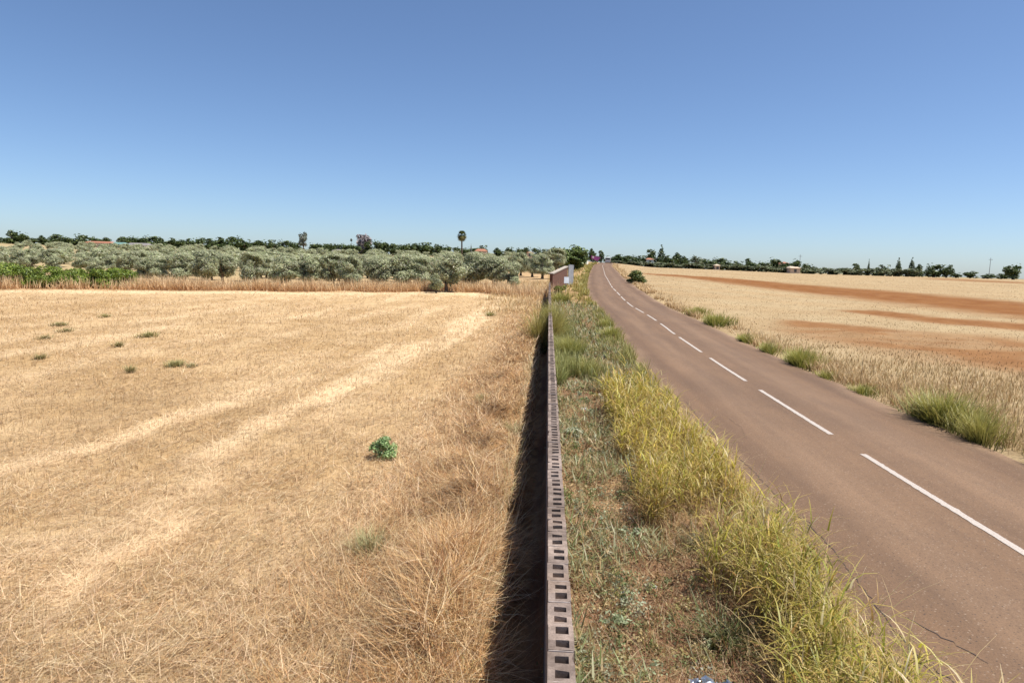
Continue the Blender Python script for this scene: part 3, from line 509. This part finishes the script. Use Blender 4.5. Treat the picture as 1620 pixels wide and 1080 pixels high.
far_tree(745, 386.5, 7, 330, 'slim grey-green conifer between the palm and orange roof', var=(cyt, cyg))
# lollipop tree
x, y, z = at(556, 345); h = up(x, y, z, 377); t = empty('slender_tree', (x, y, z)); tag(t, 'tiny ball crown on a slender stem beside the lilac tree', 'tree'); mb = MB(); mb.tube([(0, 0, -.1), (.05, 0, h*.5), (0, 0, h*.9)], [.12, .09, .06]); mb.build('trunk', M_bark, t)
link('crown', crown_mesh('crown', round_blobs(1.6, 1.6, h-1.5, 8), 300, .22, 1, GREY, M_leaf), t)
# palm: skirted fan palm
x, y, z = at(730, 300); z = float(ground_h(x, y)); h = up(x, y, z, 362); t = empty('palm_tree', (x, y, z)); tag(t, 'tall fan palm with shaggy skirt standing alone above the skyline', 'palm tree')
mb = MB(); mb.tube([(.15, 0, -.2), (.1, 0, h*.3), (0, 0, h*.6), (0, 0, h*.75)], [.42, .34, .3, .3], 10); mb.build('trunk', M_bark, t, smooth=True)
def fronds(n, e0, e1, zc, Lr, pal):
    X, Y_, F_, C = [], [], [], []
    V = []; b0 = 0; Fs = []; Cs = []
    for i in range(n):
        a = random.random()*2*PI; e = random.uniform(e0, e1); L_ = random.uniform(*Lr); d = np.array((math.cos(a)*math.cos(e), math.sin(a)*math.cos(e), math.sin(e))); s_ = np.array((-math.sin(a), math.cos(a), 0)); u_ = np.cross(d, s_)
        base_ = np.array((0, 0, zc))+d*.25; cen = base_+d*L_*.5; cc = np.array(random.choice(pal))*random.uniform(.8, 1.2)
        for k in range(9):
            w_ = (k-4)/4*1.25; q = d*math.cos(w_)+s_*math.sin(w_); tip = cen+q*L_*.5*(1-.1*abs(w_))-np.array((0, 0, .12*L_)); wv = s_*math.cos(w_)-d*math.sin(w_)
            V += [cen-wv*.03, cen+wv*.03, (cen+tip)/2+wv*.07, tip, (cen+tip)/2-wv*.07]; Fs.append((b0, b0+1, b0+2, b0+3, b0+4)); b0 += 5; Cs += [cc]*5
        V += [base_-s_*.03, base_+s_*.03, cen+s_*.03, cen-s_*.03]; Fs.append((b0, b0+1, b0+2, b0+3)); b0 += 4; Cs += [cc]*4
    return mesh('frond', V, Fs, M_leaf, np.array(Cs))
link('crown', fronds(170, -.7, 1.4, h-2.75, (1.7, 2.35), [(.1, .13, .04), (.14, .16, .055), (.07, .09, .03)]), t)
link('skirt', fronds(230, -1.4, -.05, h-2.9, (1.2, 2.7), [(.30, .26, .1), (.25, .22, .08), (.17, .18, .06), (.34, .28, .12)]), t)
# big roadside tree and the trees by the crest
BP = [(.12, .17, .04), (.15, .2, .05), (.09, .13, .03), (.18, .22, .065), (.06, .09, .024)]
far_tree(905, 386, 58, 125, 'large bright green roadside tree behind the white panel', var=tree_var(BP, 22, 5200, .05, dens=.22))
far_tree(886, 393, 16, 122, 'small dark green tree against the big roadside tree', var=TV[2]); far_tree(925, 398, 22, 175, 'mid green bush tree beyond the big roadside tree')
far_tree(938, 394, 22, 235, 'dark tree directly behind the magenta board'); far_tree(951, 397, 16, 240, 'smaller dark tree just past the magenta board')
# across the road: dense tree belt
for px, top, w, Y in [(968, 404, 22, 275), (982, 403, 26, 270), (997, 404, 24, 275), (1012, 403, 26, 270), (1060, 405, 26, 275), (1085, 406, 22, 268), (1122, 410, 24, 272), (1150, 412, 24, 272), (1168, 412, 20, 275), (1192, 413, 24, 272), (1208, 413, 20, 275), (1240, 415, 24, 272), (1276, 417, 22, 274)]:
    far_tree(px, top, w*1.35, Y, 'green tree in the dense belt along the far edge of the golden field', 'trees of the belt across the road')
LB = 'low grey-green olive tree edging the golden field'
for k in range(40):
    px = 966+k*12.3; far_tree(px, 411.5+(px-966)*.036 if px < 1290 else 423+(px-1290)*.012, 34, 262+random.uniform(-3, 6), LB, 'low olive trees edging the golden field', var=random.choice(OV), name='olive_tree', cat='olive tree')
for px, top, w, Y, lab, v in [(1045, 389, 22, 285, 'tallest pointed conifer of the belt across the road', (cyt, cy)), (1030, 396, 22, 285, 'dark tree leaning on the tallest conifer', None), (1073, 401, 26, 283, 'full dark tree beside the tallest conifer', None), (1104, 405, 28, 280, 'broad green tree with lighter crown in the belt', OV[0]),
        (1137, 408, 26, 280, 'flat-topped dark tree in the belt', None), (1183, 410, 15, 280, 'narrow upright dark tree above the low olives', None), (1224, 407.5, 24, 285, 'tall round dark tree beside the small tan house', None), (1257, 410, 22, 262, 'round dark tree hiding one end of the small tan house', None),
        (1354, 418, 17, 285, 'small dome-shaped tree near the slim cypress', None), (1373, 411, 6, 285, 'slim solitary cypress on the skyline', (cyt, cy)), (1396, 418, 25, 285, 'wide flat dome tree between the cypresses', None), (1420, 409, 15, 285, 'cone-shaped conifer with thin tip', (cyt, cy)),
        (1441, 408.5, 15, 285, 'tall ragged conifer beside the cone-shaped one', (cyt, cy)), (1454, 419, 17, 283, 'low round tree at the foot of the ragged conifer', None), (1477, 418, 28, 268, 'wide dark tree joined with a round twin', None), (1497, 418, 22, 266, 'round twin of the wide dark tree', None),
        (1535, 429, 24, 268, 'low dome tree near the thin utility pole', None), (1562, 433, 26, 270, 'low dark scrub tree under the utility pole', None), (1584, 433, 20, 270, 'low dark scrub tree next to the lone tall tree', None), (1602, 417, 27, 255, 'lone bushy tree with narrow base at the end of the skyline', None), (1512, 431, 16, 270, 'small scrub tree between the round twin and the dome tree', None)]:
    far_tree(px, top-.5, w*1.12, Y, lab, var=v)
# ------------------------------------------------------------------ single plants
def bush(px, py, w, ht, pal, lab, n=1500, size=.05, ln=.9, name='bush', cat='bush', k=9, xy=None, shell=.4):
    x, y = xy or G(px, py); return tag(link(name, crown_mesh(name, round_blobs(w, ht, -.02, k), n, size, ln, pal, M_leaf, shell, 1., .22), None, (x, y, float(ground_h(x, y)))), lab, cat)
bush(1006, 449, 3.0, 1.45, [(.1, .13, .03), (.14, .17, .04), (.2, .2, .06), (.06, .09, .02)], 'dark green roadside bush where the road bends', 3200, .11)
bush(606, 722, .52, .34, [(.19, .30, .10), (.25, .36, .14), (.14, .23, .07), (.32, .40, .19)], 'bright green leafy plant alone in the stubble', 2600, .02, 1.1, k=18)
def clump(xy, w, n, Lr, pal, lab, name='grass_clump', cat='grass clump', wd=.008, lean=.35, tip=(.38, .34, .09), to=None):
    x, y = xy; r = np.minimum(np.abs(NM(0, .32, n)), .62)*w; a = U(0, 2*PI, n); X = x+r*np.cos(a); Y = y+r*np.sin(a)*1.6; k = np.abs(rdist(X, Y)) > HALF-.08; X, Y, a, r = X[k], Y[k], a[k], r[k]; n = len(X)
    me = blades(name, X-x, Y-y, U(*Lr, n), np.full(n, wd)*U(.7, 1.4, n), np.abs(NM(lean, .2, n)), U(.1, 1.3, n), np.where(RNG.random(n) < .6, a if to is None else to+NM(0, .5, n), U(0, 2*PI, n)), pick(pal, n), M_grass, z0=ground_h(X, Y)-hb(x, y), seg=4, basec=(.1, .1, .025), tipc=tip)
    return tag(link(name, me, None, (x, y, hb(x, y))), lab, cat)
GC = [(.24, .26, .045), (.17, .22, .035), (.32, .31, .07), (.12, .16, .025)]
clump((8.45, 34.5), 1.6, 900, (.3, .7), GC, 'low green grass clump at the field edge far along the road', wd=.03)
clump((7.85, 27.5), .9, 700, (.2, .45), GC, 'small green grass clump farther along the road than the yellow one', wd=.025)
clump((7.75, 21.2), 1.1, 1300, (.3, .68), [(.3, .32, .05), (.22, .28, .04), (.38, .36, .08)], 'bright yellow-green grass clump on the far roadside', wd=.018)
clump((7.76, 13.5), 1.15, 1500, (.25, .8), [(.19, .2, .03), (.13, .16, .025), (.28, .26, .05), (.38, .31, .09), (.09, .11, .02)], 'large olive-green grass clump overhanging the far road edge', wd=.02, lean=.5)
clump((7.6, 12.1), .7, 800, (.3, .7), [(.36, .33, .08), (.28, .28, .06), (.45, .36, .12)], 'yellowing grass clump next to the large overhanging one', wd=.011)
clump((7.65, 10.55), .3, 220, (.25, .6), [(.16, .26, .05), (.22, .32, .07)], 'narrow fresh green grass tuft by the far road edge', wd=.012, lean=.15)
clump((7.62, 9.2), .5, 500, (.12, .38), [(.3, .29, .06), (.22, .25, .045), (.42, .34, .11)], 'low yellow-green grass clump nearest on the far road edge', wd=.011)
clump((7.62, 16.6), .7, 600, (.1, .3), GC, 'low green grass fringe between the yellow-green and the large overhanging clumps', wd=.013)
clump((7.7, 18.9), .6, 450, (.1, .3), [(.32, .3, .06), (.25, .27, .05)], 'low thin grass clump just short of the bright yellow-green one', wd=.014)
clump((7.75, 24.3), .9, 600, (.2, .5), [(.26, .27, .05), (.2, .23, .04), (.36, .32, .09)], 'mid green grass clump just past the bright yellow-green one', wd=.02)
clump((8.7, 40.), 1.3, 600, (.25, .6), [(.3, .28, .08), (.24, .24, .06), (.4, .32, .12)], 'dull green grass clump farthest along the far road edge', wd=.032)
clump((2.55, 26.5), .7, 700, (.3, .65), GC, 'green grass clump on the near road edge beyond the tall grass', wd=.022)
clump((2.7, 31.), .7, 500, (.25, .55), GC, 'farther green grass clump on the near road edge', wd=.024)
clump((.75, 21.0), .75, 900, (.35, .8), [(.22, .26, .06), (.3, .31, .09), (.16, .2, .045)], 'tall soft green grass clump leaning against the wall', wd=.016)
clump((1.1, 17.2), .8, 700, (.3, .65), [(.25, .27, .09), (.33, .32, .13), (.2, .2, .07)], 'pale green grass clump growing out from the wall', wd=.015)
clump((-.16, 24.6), .6, 1500, (.7, 1.7), [(.34, .27, .1), (.42, .32, .14), (.26, .22, .08), (.3, .19, .08)], 'brown-green weed clump rising over the shaded side of the low wall', wd=.022, to=0.)
clump((.36, 26.3), .6, 1300, (.7, 1.65), [(.28, .25, .09), (.22, .22, .06), (.38, .3, .13)], 'olive weed clump hanging over the road side of the low wall', wd=.022, to=PI)
clump((.9, 46), 1.1, 700, (.4, .9), GC, 'green clump beside the end of the low wall', wd=.035)
bx, by, bz = at(884, 50); bush(0, 0, 1.7, .95, [(.2, .22, .04), (.27, .26, .06), (.14, .16, .03)], 'yellow-green shrub at the foot of the raw brick wall', 1500, .07, xy=(bx, by))
for px, py, w, n, L_, lab in [(585, 872, .55, 420, (.12, .3), 'faded olive-green weed spreading low in the stubble'), (765, 640, .4, 320, (.15, .38), 'pale grey-green thistle near the dead grass by the wall'), (278, 579, .85, 260, (.15, .32), 'yellow-green weed tuft, broadest of the far ones in the stubble'), (302, 580, .5, 130, (.12, .22), 'small dark weed tuft next to the broad yellow-green one'),
        (206, 588, .35, 110, (.15, .42), 'upright brown-green weed in the stubble'), (64, 570, .5, 120, (.12, .3), 'dark weed tuft farthest out in the stubble'), (188, 548, .55, 120, (.15, .35), 'dark weed tuft between two yellow-green ones'), (94, 516, 1.1, 180, (.15, .35), 'dark green weed patch before the hedge row'), (104, 526, 1., 150, (.12, .3), 'dark weed patch just nearer than its twin'),
        (72, 535, 1., 120, (.1, .25), 'olive weed patch near the two dark ones'), (234, 533, 1.3, 220, (.15, .4), 'yellow-green weed patch in the middle of the far stubble'), (166, 502, .8, 100, (.15, .35), 'faint weed tuft toward the far edge of stubble'), (775, 500, 1.2, 160, (.2, .5), 'green weed tuft on the stubble near the wall end'), (812, 690, .3, 200, (.15, .35), 'pale green weed at the rim of the added shadow trench')]:
    pal = [(.3, .31, .16), (.25, .27, .12), (.36, .35, .19)] if 'pale' in lab or 'faded' in lab else [(.24, .21, .085), (.29, .25, .1), (.19, .17, .07)] if 'dark' in lab or 'brown' in lab else [(.33, .31, .1), (.38, .34, .13), (.26, .26, .09)]
    x, y = G(px, py); clump((x, y), w*(.6 if y < 12 else .42), n, (L_[0], L_[1]*(1 if y < 12 else .7)), pal, lab, 'weed', 'weed', max(.006, .0009*y), .55, (.42, .36, .16))
clump((1.42, 4.95), .55, 420, (.08, .3), [(.08, .1, .025), (.12, .12, .035), (.055, .07, .018)], 'low weed added and coloured dark to deepen shade beside the tall grass', 'weed', 'weed', .011, .8, (.14, .14, .05))  # added blades; their dark colour stands in for shade in the gap
clump((1.62, 6.75), .6, 420, (.08, .26), [(.09, .08, .03), (.13, .1, .04), (.06, .06, .02)], 'added weed with shade painted into its colour in the tall grass notch', 'weed', 'weed', .011, .8, (.16, .13, .05))  # shade of the notch put into the dark browns of this added clump
bush(930, 985, .3, .16, [(.26, .3, .17), (.34, .37, .24), (.2, .24, .12)], 'low silvery-green weed on soil beside the wall', 350, .022, 1.6, 'weed', 'weed', xy=(.62, 5.2), shell=.1)
bush(0, 0, .34, .15, [(.24, .29, .16), (.33, .37, .24), (.2, .22, .11)], 'silvery-green weed beside the wall just short of tall grass', 380, .022, 1.6, 'weed', 'weed', xy=(.95, 6.9), shell=.1)
bush(0, 0, .5, .2, [(.3, .32, .2), (.36, .37, .25), (.22, .24, .13)], 'broad pale green weed against the wall near the white scrap', 700, .026, 1.6, 'weed', 'weed', xy=(.5, 11.2), shell=.1)
# ------------------------------------------------------------------ litter
def sheet(name, xy, w, d, hgt, mat, lab, rz, cat='litter'):
    n = 14; V = []; x, y = xy
    for i in range(n):
        for k in range(n):
            u, v = i/(n-1)-.5, k/(n-1)-.5; V.append((u*w+random.gauss(0, .01)*w, v*d+random.gauss(0, .02)*d, .02+hgt*(vnoise(np.array([u*6+xy[0]*9]), np.array([v*6+xy[1]*7]), 5)[0])+random.gauss(0, .06)*hgt))
    o = link(name, mesh(name, V, [(i*n+k, (i+1)*n+k, (i+1)*n+k+1, i*n+k+1) for i in range(n-1) for k in range(n-1)], mat), None, (x, y, float(ground_h(x, y)))); o.rotation_euler[2] = rz
    return tag(o, lab, cat)
def plas(name, c, metal=0, rough=.3):
    m, nt, b = nodes(name); b.inputs['Metallic'].default_value = metal; b.inputs['Roughness'].default_value = rough; pos = N(nt, 'ShaderNodeTexCoord').outputs['Object']
    nt.links.new(ramp(nt, noise(nt, 16, 3, .5, pos), [(.35, tuple(x*.6 for x in c)), (.6, c)]), b.inputs['Base Color']); return m
M_foil = plas('foil', (.4, .5, .66), .7, .28); M_white = plas('white_plastic', (.78, .78, .76)); M_bp = plas('blue_plastic', (.3, .42, .62))
sheet('foil_bag', (1.2, 4.33), .3, .16, .07, M_foil, 'crumpled silvery blue foil bag lying beside the tall grass', .1)
sheet('paper_scrap', (.78, 13.2), .1, .08, .07, M_white, 'small white paper scrap on the verge soil near a pale weed', .4)
sheet('plastic_scrap', (.60, 5.72), .055, .04, .03, M_bp, 'pale blue plastic scrap nearest the wall', .3); sheet('plastic_scrap', (.76, 5.7), .045, .03, .03, M_bp, 'blue-grey plastic scrap between two others on the soil', 1.2)
sheet('plastic_scrap', (1.05, 5.82), .04, .035, .03, M_white, 'white plastic scrap nearest the tall grass', .7); sheet('plastic_scrap', (.7, 6.6), .06, .03, .03, M_white, 'flat white plastic scrap on the soil farther up the wall', .2)
# ------------------------------------------------------------------ brick enclosure, panel and signs at the wall's end
m, nt, b = nodes('raw_brick'); tc = N(nt, 'ShaderNodeTexCoord'); mp = N(nt, 'ShaderNodeMapping'); mp.inputs['Rotation'].default_value = (PI/2, 0, PI/2); nt.links.new(tc.outputs['Object'], mp.inputs['Vector'])
bt = N(nt, 'ShaderNodeTexBrick'); bt.inputs['Scale'].default_value = 1; bt.inputs['Brick Width'].default_value = .26; bt.inputs['Row Height'].default_value = .12; bt.inputs['Mortar Size'].default_value = .012
bt.inputs['Color1'].default_value = (.14, .05, .026, 1); bt.inputs['Color2'].default_value = (.10, .039, .022, 1); bt.inputs['Mortar'].default_value = (.115, .062, .04, 1)
sp_ = N(nt, 'ShaderNodeSeparateXYZ'); cb_ = N(nt, 'ShaderNodeCombineXYZ'); nt.links.new(tc.outputs['Object'], sp_.inputs[0]); nt.links.new(sp_.outputs['Y'], cb_.inputs['X']); nt.links.new(sp_.outputs['Z'], cb_.inputs['Y']); nt.links.new(cb_.outputs[0], bt.inputs['Vector']); nt.links.new(bt.outputs['Color'], b.inputs['Base Color']); b.inputs['Roughness'].default_value = .9; M_brick = m
M_cap = simple('cap_stone', (.36, .31, .25), .85); M_panel = simple('galvanised_sheet', (.54, .55, .56), .45, .12, 3, .2); M_post = simple('steel_post', (.32, .33, .34), .5, .2, 8, .5); M_signw = simple('sign_white', (.88, .86, .74), .4, .06, 3)
xw, yw, zw = at(873.5, 57.5)
t = empty('brick_enclosure', (xw, yw, zw)); tag(t, 'raw red brick wall with pale sloping cap past the low wall', 'brick wall')
pe = at(897, 66); nrm2 = nrm((pe[1]-yw, -(pe[0]-xw), 0)); tk = -.25*nrm2        # face turned to the road and the viewpoint
za, zb_, ha, hb2 = hb(xw, yw), pe[2], up(xw, yw, zw, 434), up(*pe, 422.5)
def wedge(e, z0a, z1a, z0b, z1b):
    d = nrm((pe[0]-xw, pe[1]-yw, 0)); a = np.array((0, 0, 0))-d*e+nrm2*e; b_ = np.array((pe[0]-xw, pe[1]-yw, 0))+d*e+nrm2*e; k = tk-2*nrm2*e; mb = MB()
    q = [(*(a)[:2], z0a), (*(b_)[:2], z0b), (*(b_+k)[:2], z0b), (*(a+k)[:2], z0a), (*(a)[:2], z1a), (*(b_)[:2], z1b), (*(b_+k)[:2], z1b), (*(a+k)[:2], z1a)]
    return mb.add(q, [(0, 3, 2, 1), (4, 5, 6, 7), (0, 1, 5, 4), (1, 2, 6, 5), (2, 3, 7, 6), (3, 0, 4, 7)])
dz_ = zb_-za; wedge(0, -.6, ha, dz_-.6, dz_+hb2).build('wall', M_brick, t); wedge(.05, ha+.003, ha+.1, dz_+hb2+.003, dz_+hb2+.1).build('cap', M_cap, t)
# white corrugated gate leaf
x, y, z = at(902.5, 69); hgt = up(x, y, z, 419); wdt = 11*y/F
t = empty('metal_gate', (x, y, z)); t.rotation_euler[2] = .9; tag(t, 'pale grey sheet metal gate leaf at the end of the brick wall', 'gate')
V = []; Fs = []; n = 24
for k in range(n+1):
    X_ = -wdt/2+wdt*k/n; o_ = .03*(1 if (k//2) % 2 else -1)
    V += [(X_, o_, -.2), (X_, o_, hgt-.06)]
for k in range(n): Fs.append((2*k, 2*k+2, 2*k+3, 2*k+1))
me = mesh('panel', V, Fs, M_panel); o = link('panel', me, t); md = o.modifiers.new('solid', 'SOLIDIFY'); md.thickness = .012
mb = MB(); mb.tube([(-wdt/2-.05, 0, -.3), (-wdt/2-.05, 0, hgt)], [.04, .04]); mb.tube([(wdt/2+.05, 0, -.3), (wdt/2+.05, 0, hgt)], [.04, .04]); mb.tube([(-wdt/2-.05, .07, hgt-.03), (wdt/2+.05, .07, hgt-.03)], [.03, .03]); mb.build('frame', M_post, t)
# small rectangular sign
x, y, z = at(895, 58); zt = up(x, y, z, 438); zb = up(x, y, z, 448); wv = 9*y/F
t = empty('road_sign', (x, y, z)); tag(t, 'small pale blue-white rectangular sign on post before the brick wall', 'sign'); t.rotation_euler[2] = .55
mb = MB(); mb.tube([(0, 0, -.3), (0, 0, zt+.03)], [.035, .035]); mb.build('post', M_post, t)
M_sb = simple('sign_pale_blue', (.66, .72, .78), .4, .1, 4); mb = MB(); mb.box(-wv/2, wv/2, -.062, -.04, zb, zt); mb.build('plate', M_sb, t)
# round white sign
x, y, z = at(928, 165); zc = up(x, y, z, 415); r = 3.3*y/F
t = empty('road_sign', (x, y, z), .7); tag(t, 'round white sign disc on a post before the magenta board', 'sign'); mb = MB(); mb.tube([(0, 0, -.3), (0, 0, zc)], [.04, .04]); mb.build('post', M_post, t)
mb = MB(); mb.tube([(0, -.075, zc), (0, -.05, zc)], [r, r], 28); mb.build('disc', M_signw, t)
# magenta board on legs near the crest
M_mag = simple('magenta_board', (.36, .075, .26), .5, .1, 2); x, y, z = at(943, 215); k_ = y/F; zt = up(x, y, z, 404.5); zb = up(x, y, z, 412)
t = empty('billboard', (x, y, z)); tag(t, 'magenta advertising board on posts by the crest of the road', 'billboard')
xl, xr = -8*k_, 7*k_; mb = MB(); mb.add([(xl, -.1, zb+.6), (xr-1.0, -.1, zb-.2), (xr, -.1, zt-.45), (xl, -.1, zt), (xl, 0, zb+.6), (xr-1., 0, zb-.2), (xr, 0, zt-.45), (xl, 0, zt)], [(0, 1, 2, 3), (7, 6, 5, 4), (0, 4, 5, 1), (1, 5, 6, 2), (2, 6, 7, 3), (3, 7, 4, 0)]); mb.build('panel', M_mag, t)
mb = MB(); mb.box(xl+.35, xl+.85, -.13, -.104, zb+.75, zb+1.25); mb.build('label_plate', M_signw, t)
for q in (xl+.4, xr-1.2): mb = MB(); mb.tube([(q, .08, -.3), (q, .08, zt-.6)], [.07, .07]); mb.build('post', M_post, t)
# distant white van on the crest
M_van = simple('van_paint', (.6, .6, .57), .35, .05, 1); M_dark = simple('dark_rubber', (.02, .02, .022), .7, .2, 3); M_gl = simple('van_glass', (.03, .035, .04), .12, .1, 2)
x, y, z = at(961.5, 232); z = float(hbase(roadx(np.array([232.])), np.array([232.]))[0]); t = empty('van', (x, y, z+.02), -.1); tag(t, 'tiny white van driving at the crest of the road', 'van')
prof = [(-2.4, .35), (2.2, .35), (2.4, .55), (2.4, 1.0), (1.7, 1.15), (1.1, 1.85), (.8, 1.98), (-2.25, 1.98), (-2.4, 1.8)]
mb = MB(); n = len(prof); mb.add([(-.9, a, c_) for a, c_ in prof]+[(.9, a, c_) for a, c_ in prof], [tuple(range(n)), tuple(range(2*n-1, n-1, -1))]+[(k, n+k, n+(k+1) % n, (k+1) % n) for k in range(n)]); mb.build('body', M_van, t)
mb = MB(); mb.box(-.7, .7, -2.44, -2.403, 1.2, 1.75); mb.build('rear_window', M_gl, t)
for sx in (-.8, .8):
    for sy in (-1.5, 1.5): mb = MB(); mb.tube([(sx-.1, sy, .32), (sx+.13*np.sign(sx), sy, .32)], [.32, .32], 16); mb.build('wheel', M_dark, t)
    mb = MB(); mb.box(sx*1.04-.08, sx*1.04+.08, -2.43, -2.404, .75, .95); mb.build('tail_light', simple('red_lamp', (.3, .02, .02), .3, .1, 2), t)
# houses
M_tile = simple('roof_tile', (.33, .14, .08), .85, .25, 2); M_render = simple('pale_render', (.55, .43, .32), .9, .12, 1); M_wht = simple('white_render', (.72, .68, .62), .9, .08, 1); M_win = simple('window_dark', (.05, .05, .055), .3, .2, 2)
M_teal = simple('teal_sheet', (.14, .25, .22), .6, .15, 1); M_greyroof = simple('grey_sheet', (.2, .18, .17), .7, .15, 1)
def house(px, Y, wpx, top, eave, lab, wm=M_render, rm=M_tile, depth=6., cat='house', rot=0.):
    x, y, z = at(px, Y); z = float(ground_h(x, y)); w = wpx*Y/F; ze = up(x, y, z, eave); zt = up(x, y, z, top)
    t = empty('house', (x, y, z), rot); tag(t, lab, cat); mb = MB(); mb.box(-w/2, w/2, 0, depth, -.5, ze); mb.build('wall', wm, t)
    mb = MB(); e = .3; mb.add([(-w/2-e, -e, ze+.003), (w/2+e, -e, ze+.003), (w/2+e, depth+e, ze+.003), (-w/2-e, depth+e, ze+.003), (-w/2+.8, depth/2, zt), (w/2-.8, depth/2, zt)], [(0, 1, 5, 4), (2, 3, 4, 5), (1, 2, 5), (3, 0, 4), (0, 3, 2, 1)]); mb.build('roof', rm, t)
    k = max(1, int(w/3))
    for i in range(k):
        xc = -w/2+w*(i+.5)/k; mb = MB(); mb.box(xc-.45, xc+.45, -.06, -.003, max(.3, ze-1.5), ze-.45); mb.build('window', M_win, t)
    return t
house(154, 300, 44, 381.5, 384, 'long low house with orange tiled roof beyond the olives'); house(184, 300, 22, 383, 386, 'low teal shed next to the long orange house', M_teal, M_teal, cat='shed'); house(215, 305, 36, 384, 387.5, 'long low grey-roofed shed past the teal one', M_wht, M_greyroof, cat='shed')
house(760, 290, 17, 393.5, 397, 'house with bright orange hip roof behind the olive grove'); house(505, 312, 9, 395, 397, 'tiny white hut on the grove skyline', M_wht, M_greyroof, cat='hut'); house(531, 312, 12, 394, 396.5, 'white hut wider than its neighbour on the grove skyline', M_wht, M_greyroof, cat='hut')
house(838, 270, 9, 398, 399.5, 'small pale house partly behind the olive crowns', M_render, M_tile); house(868, 250, 18, 400, 402, 'tan house with tiled roof near the big roadside tree')
house(1028, 266, 11, 408, 410.5, 'white house with red roof under the tallest conifer', M_wht, M_tile); house(1258, 258, 15, 421, 424, 'small tan house among the low olives', M_render, M_render); house(1243, 275, 8, 414, 416.5, 'brick-red roofed house between two round trees', M_render, M_tile)
house(1135, 259, 7, 417.5, 420, 'tiny tan hut in the olive belt', M_render, M_render, 3., cat='hut')
# wire masts
for px, Y, top, lab in [(1564, 275, 408, 'thin utility pole with crossarm on the far skyline'), (1264, 300, 403, 'faint thin mast above the round dark tree')]:
    x, y, z = at(px, Y); h = up(x, y, z, top); t = empty('utility_pole', (x, y, z)); tag(t, lab, 'pole'); mb = MB(); mb.tube([(0, 0, -.4), (0, 0, h)], [.12, .08]); mb.build('pole', M_post, t)
    mb = MB(); mb.box(-.75, .75, -.11, -.05, h-.75, h-.62); mb.build('crossarm', M_post, t)
# ------------------------------------------------------------------ light
EL, AZ = math.radians(65), math.radians(95)      # azimuth clockwise from straight ahead
sd = Vector((math.sin(AZ)*math.cos(EL), math.cos(AZ)*math.cos(EL), math.sin(EL)))
sun = bpy.data.lights.new('sun', 'SUN'); sun.energy = 4.9; sun.angle = math.radians(.5); sun.color = (1, .955, .88); so = bpy.data.objects.new('sun', sun); COL.objects.link(so); so.rotation_euler = (-sd).to_track_quat('-Z', 'Y').to_euler(); so.location = (10, 0, 60)
w = bpy.data.worlds.new('World'); scn.world = w; w.use_nodes = True; nt = w.node_tree; bg = nt.nodes['Background']
sky = N(nt, 'ShaderNodeTexSky', sky_type='NISHITA'); sky.sun_disc = False; sky.sun_elevation = EL; sky.sun_rotation = AZ; sky.altitude = 0; sky.air_density = .72; sky.dust_density = .6; sky.ozone_density = 5.5
nt.links.new(sky.outputs[0], bg.inputs['Color']); bg.inputs['Strength'].default_value = .0965
vs = scn.view_settings; vs.view_transform = 'Standard'; vs.look = 'None'; vs.exposure = .6; vs.gamma = 1
scn.cycles.max_bounces = 6; scn.cycles.transparent_max_bounces = 8; scn.cycles.use_denoising = True
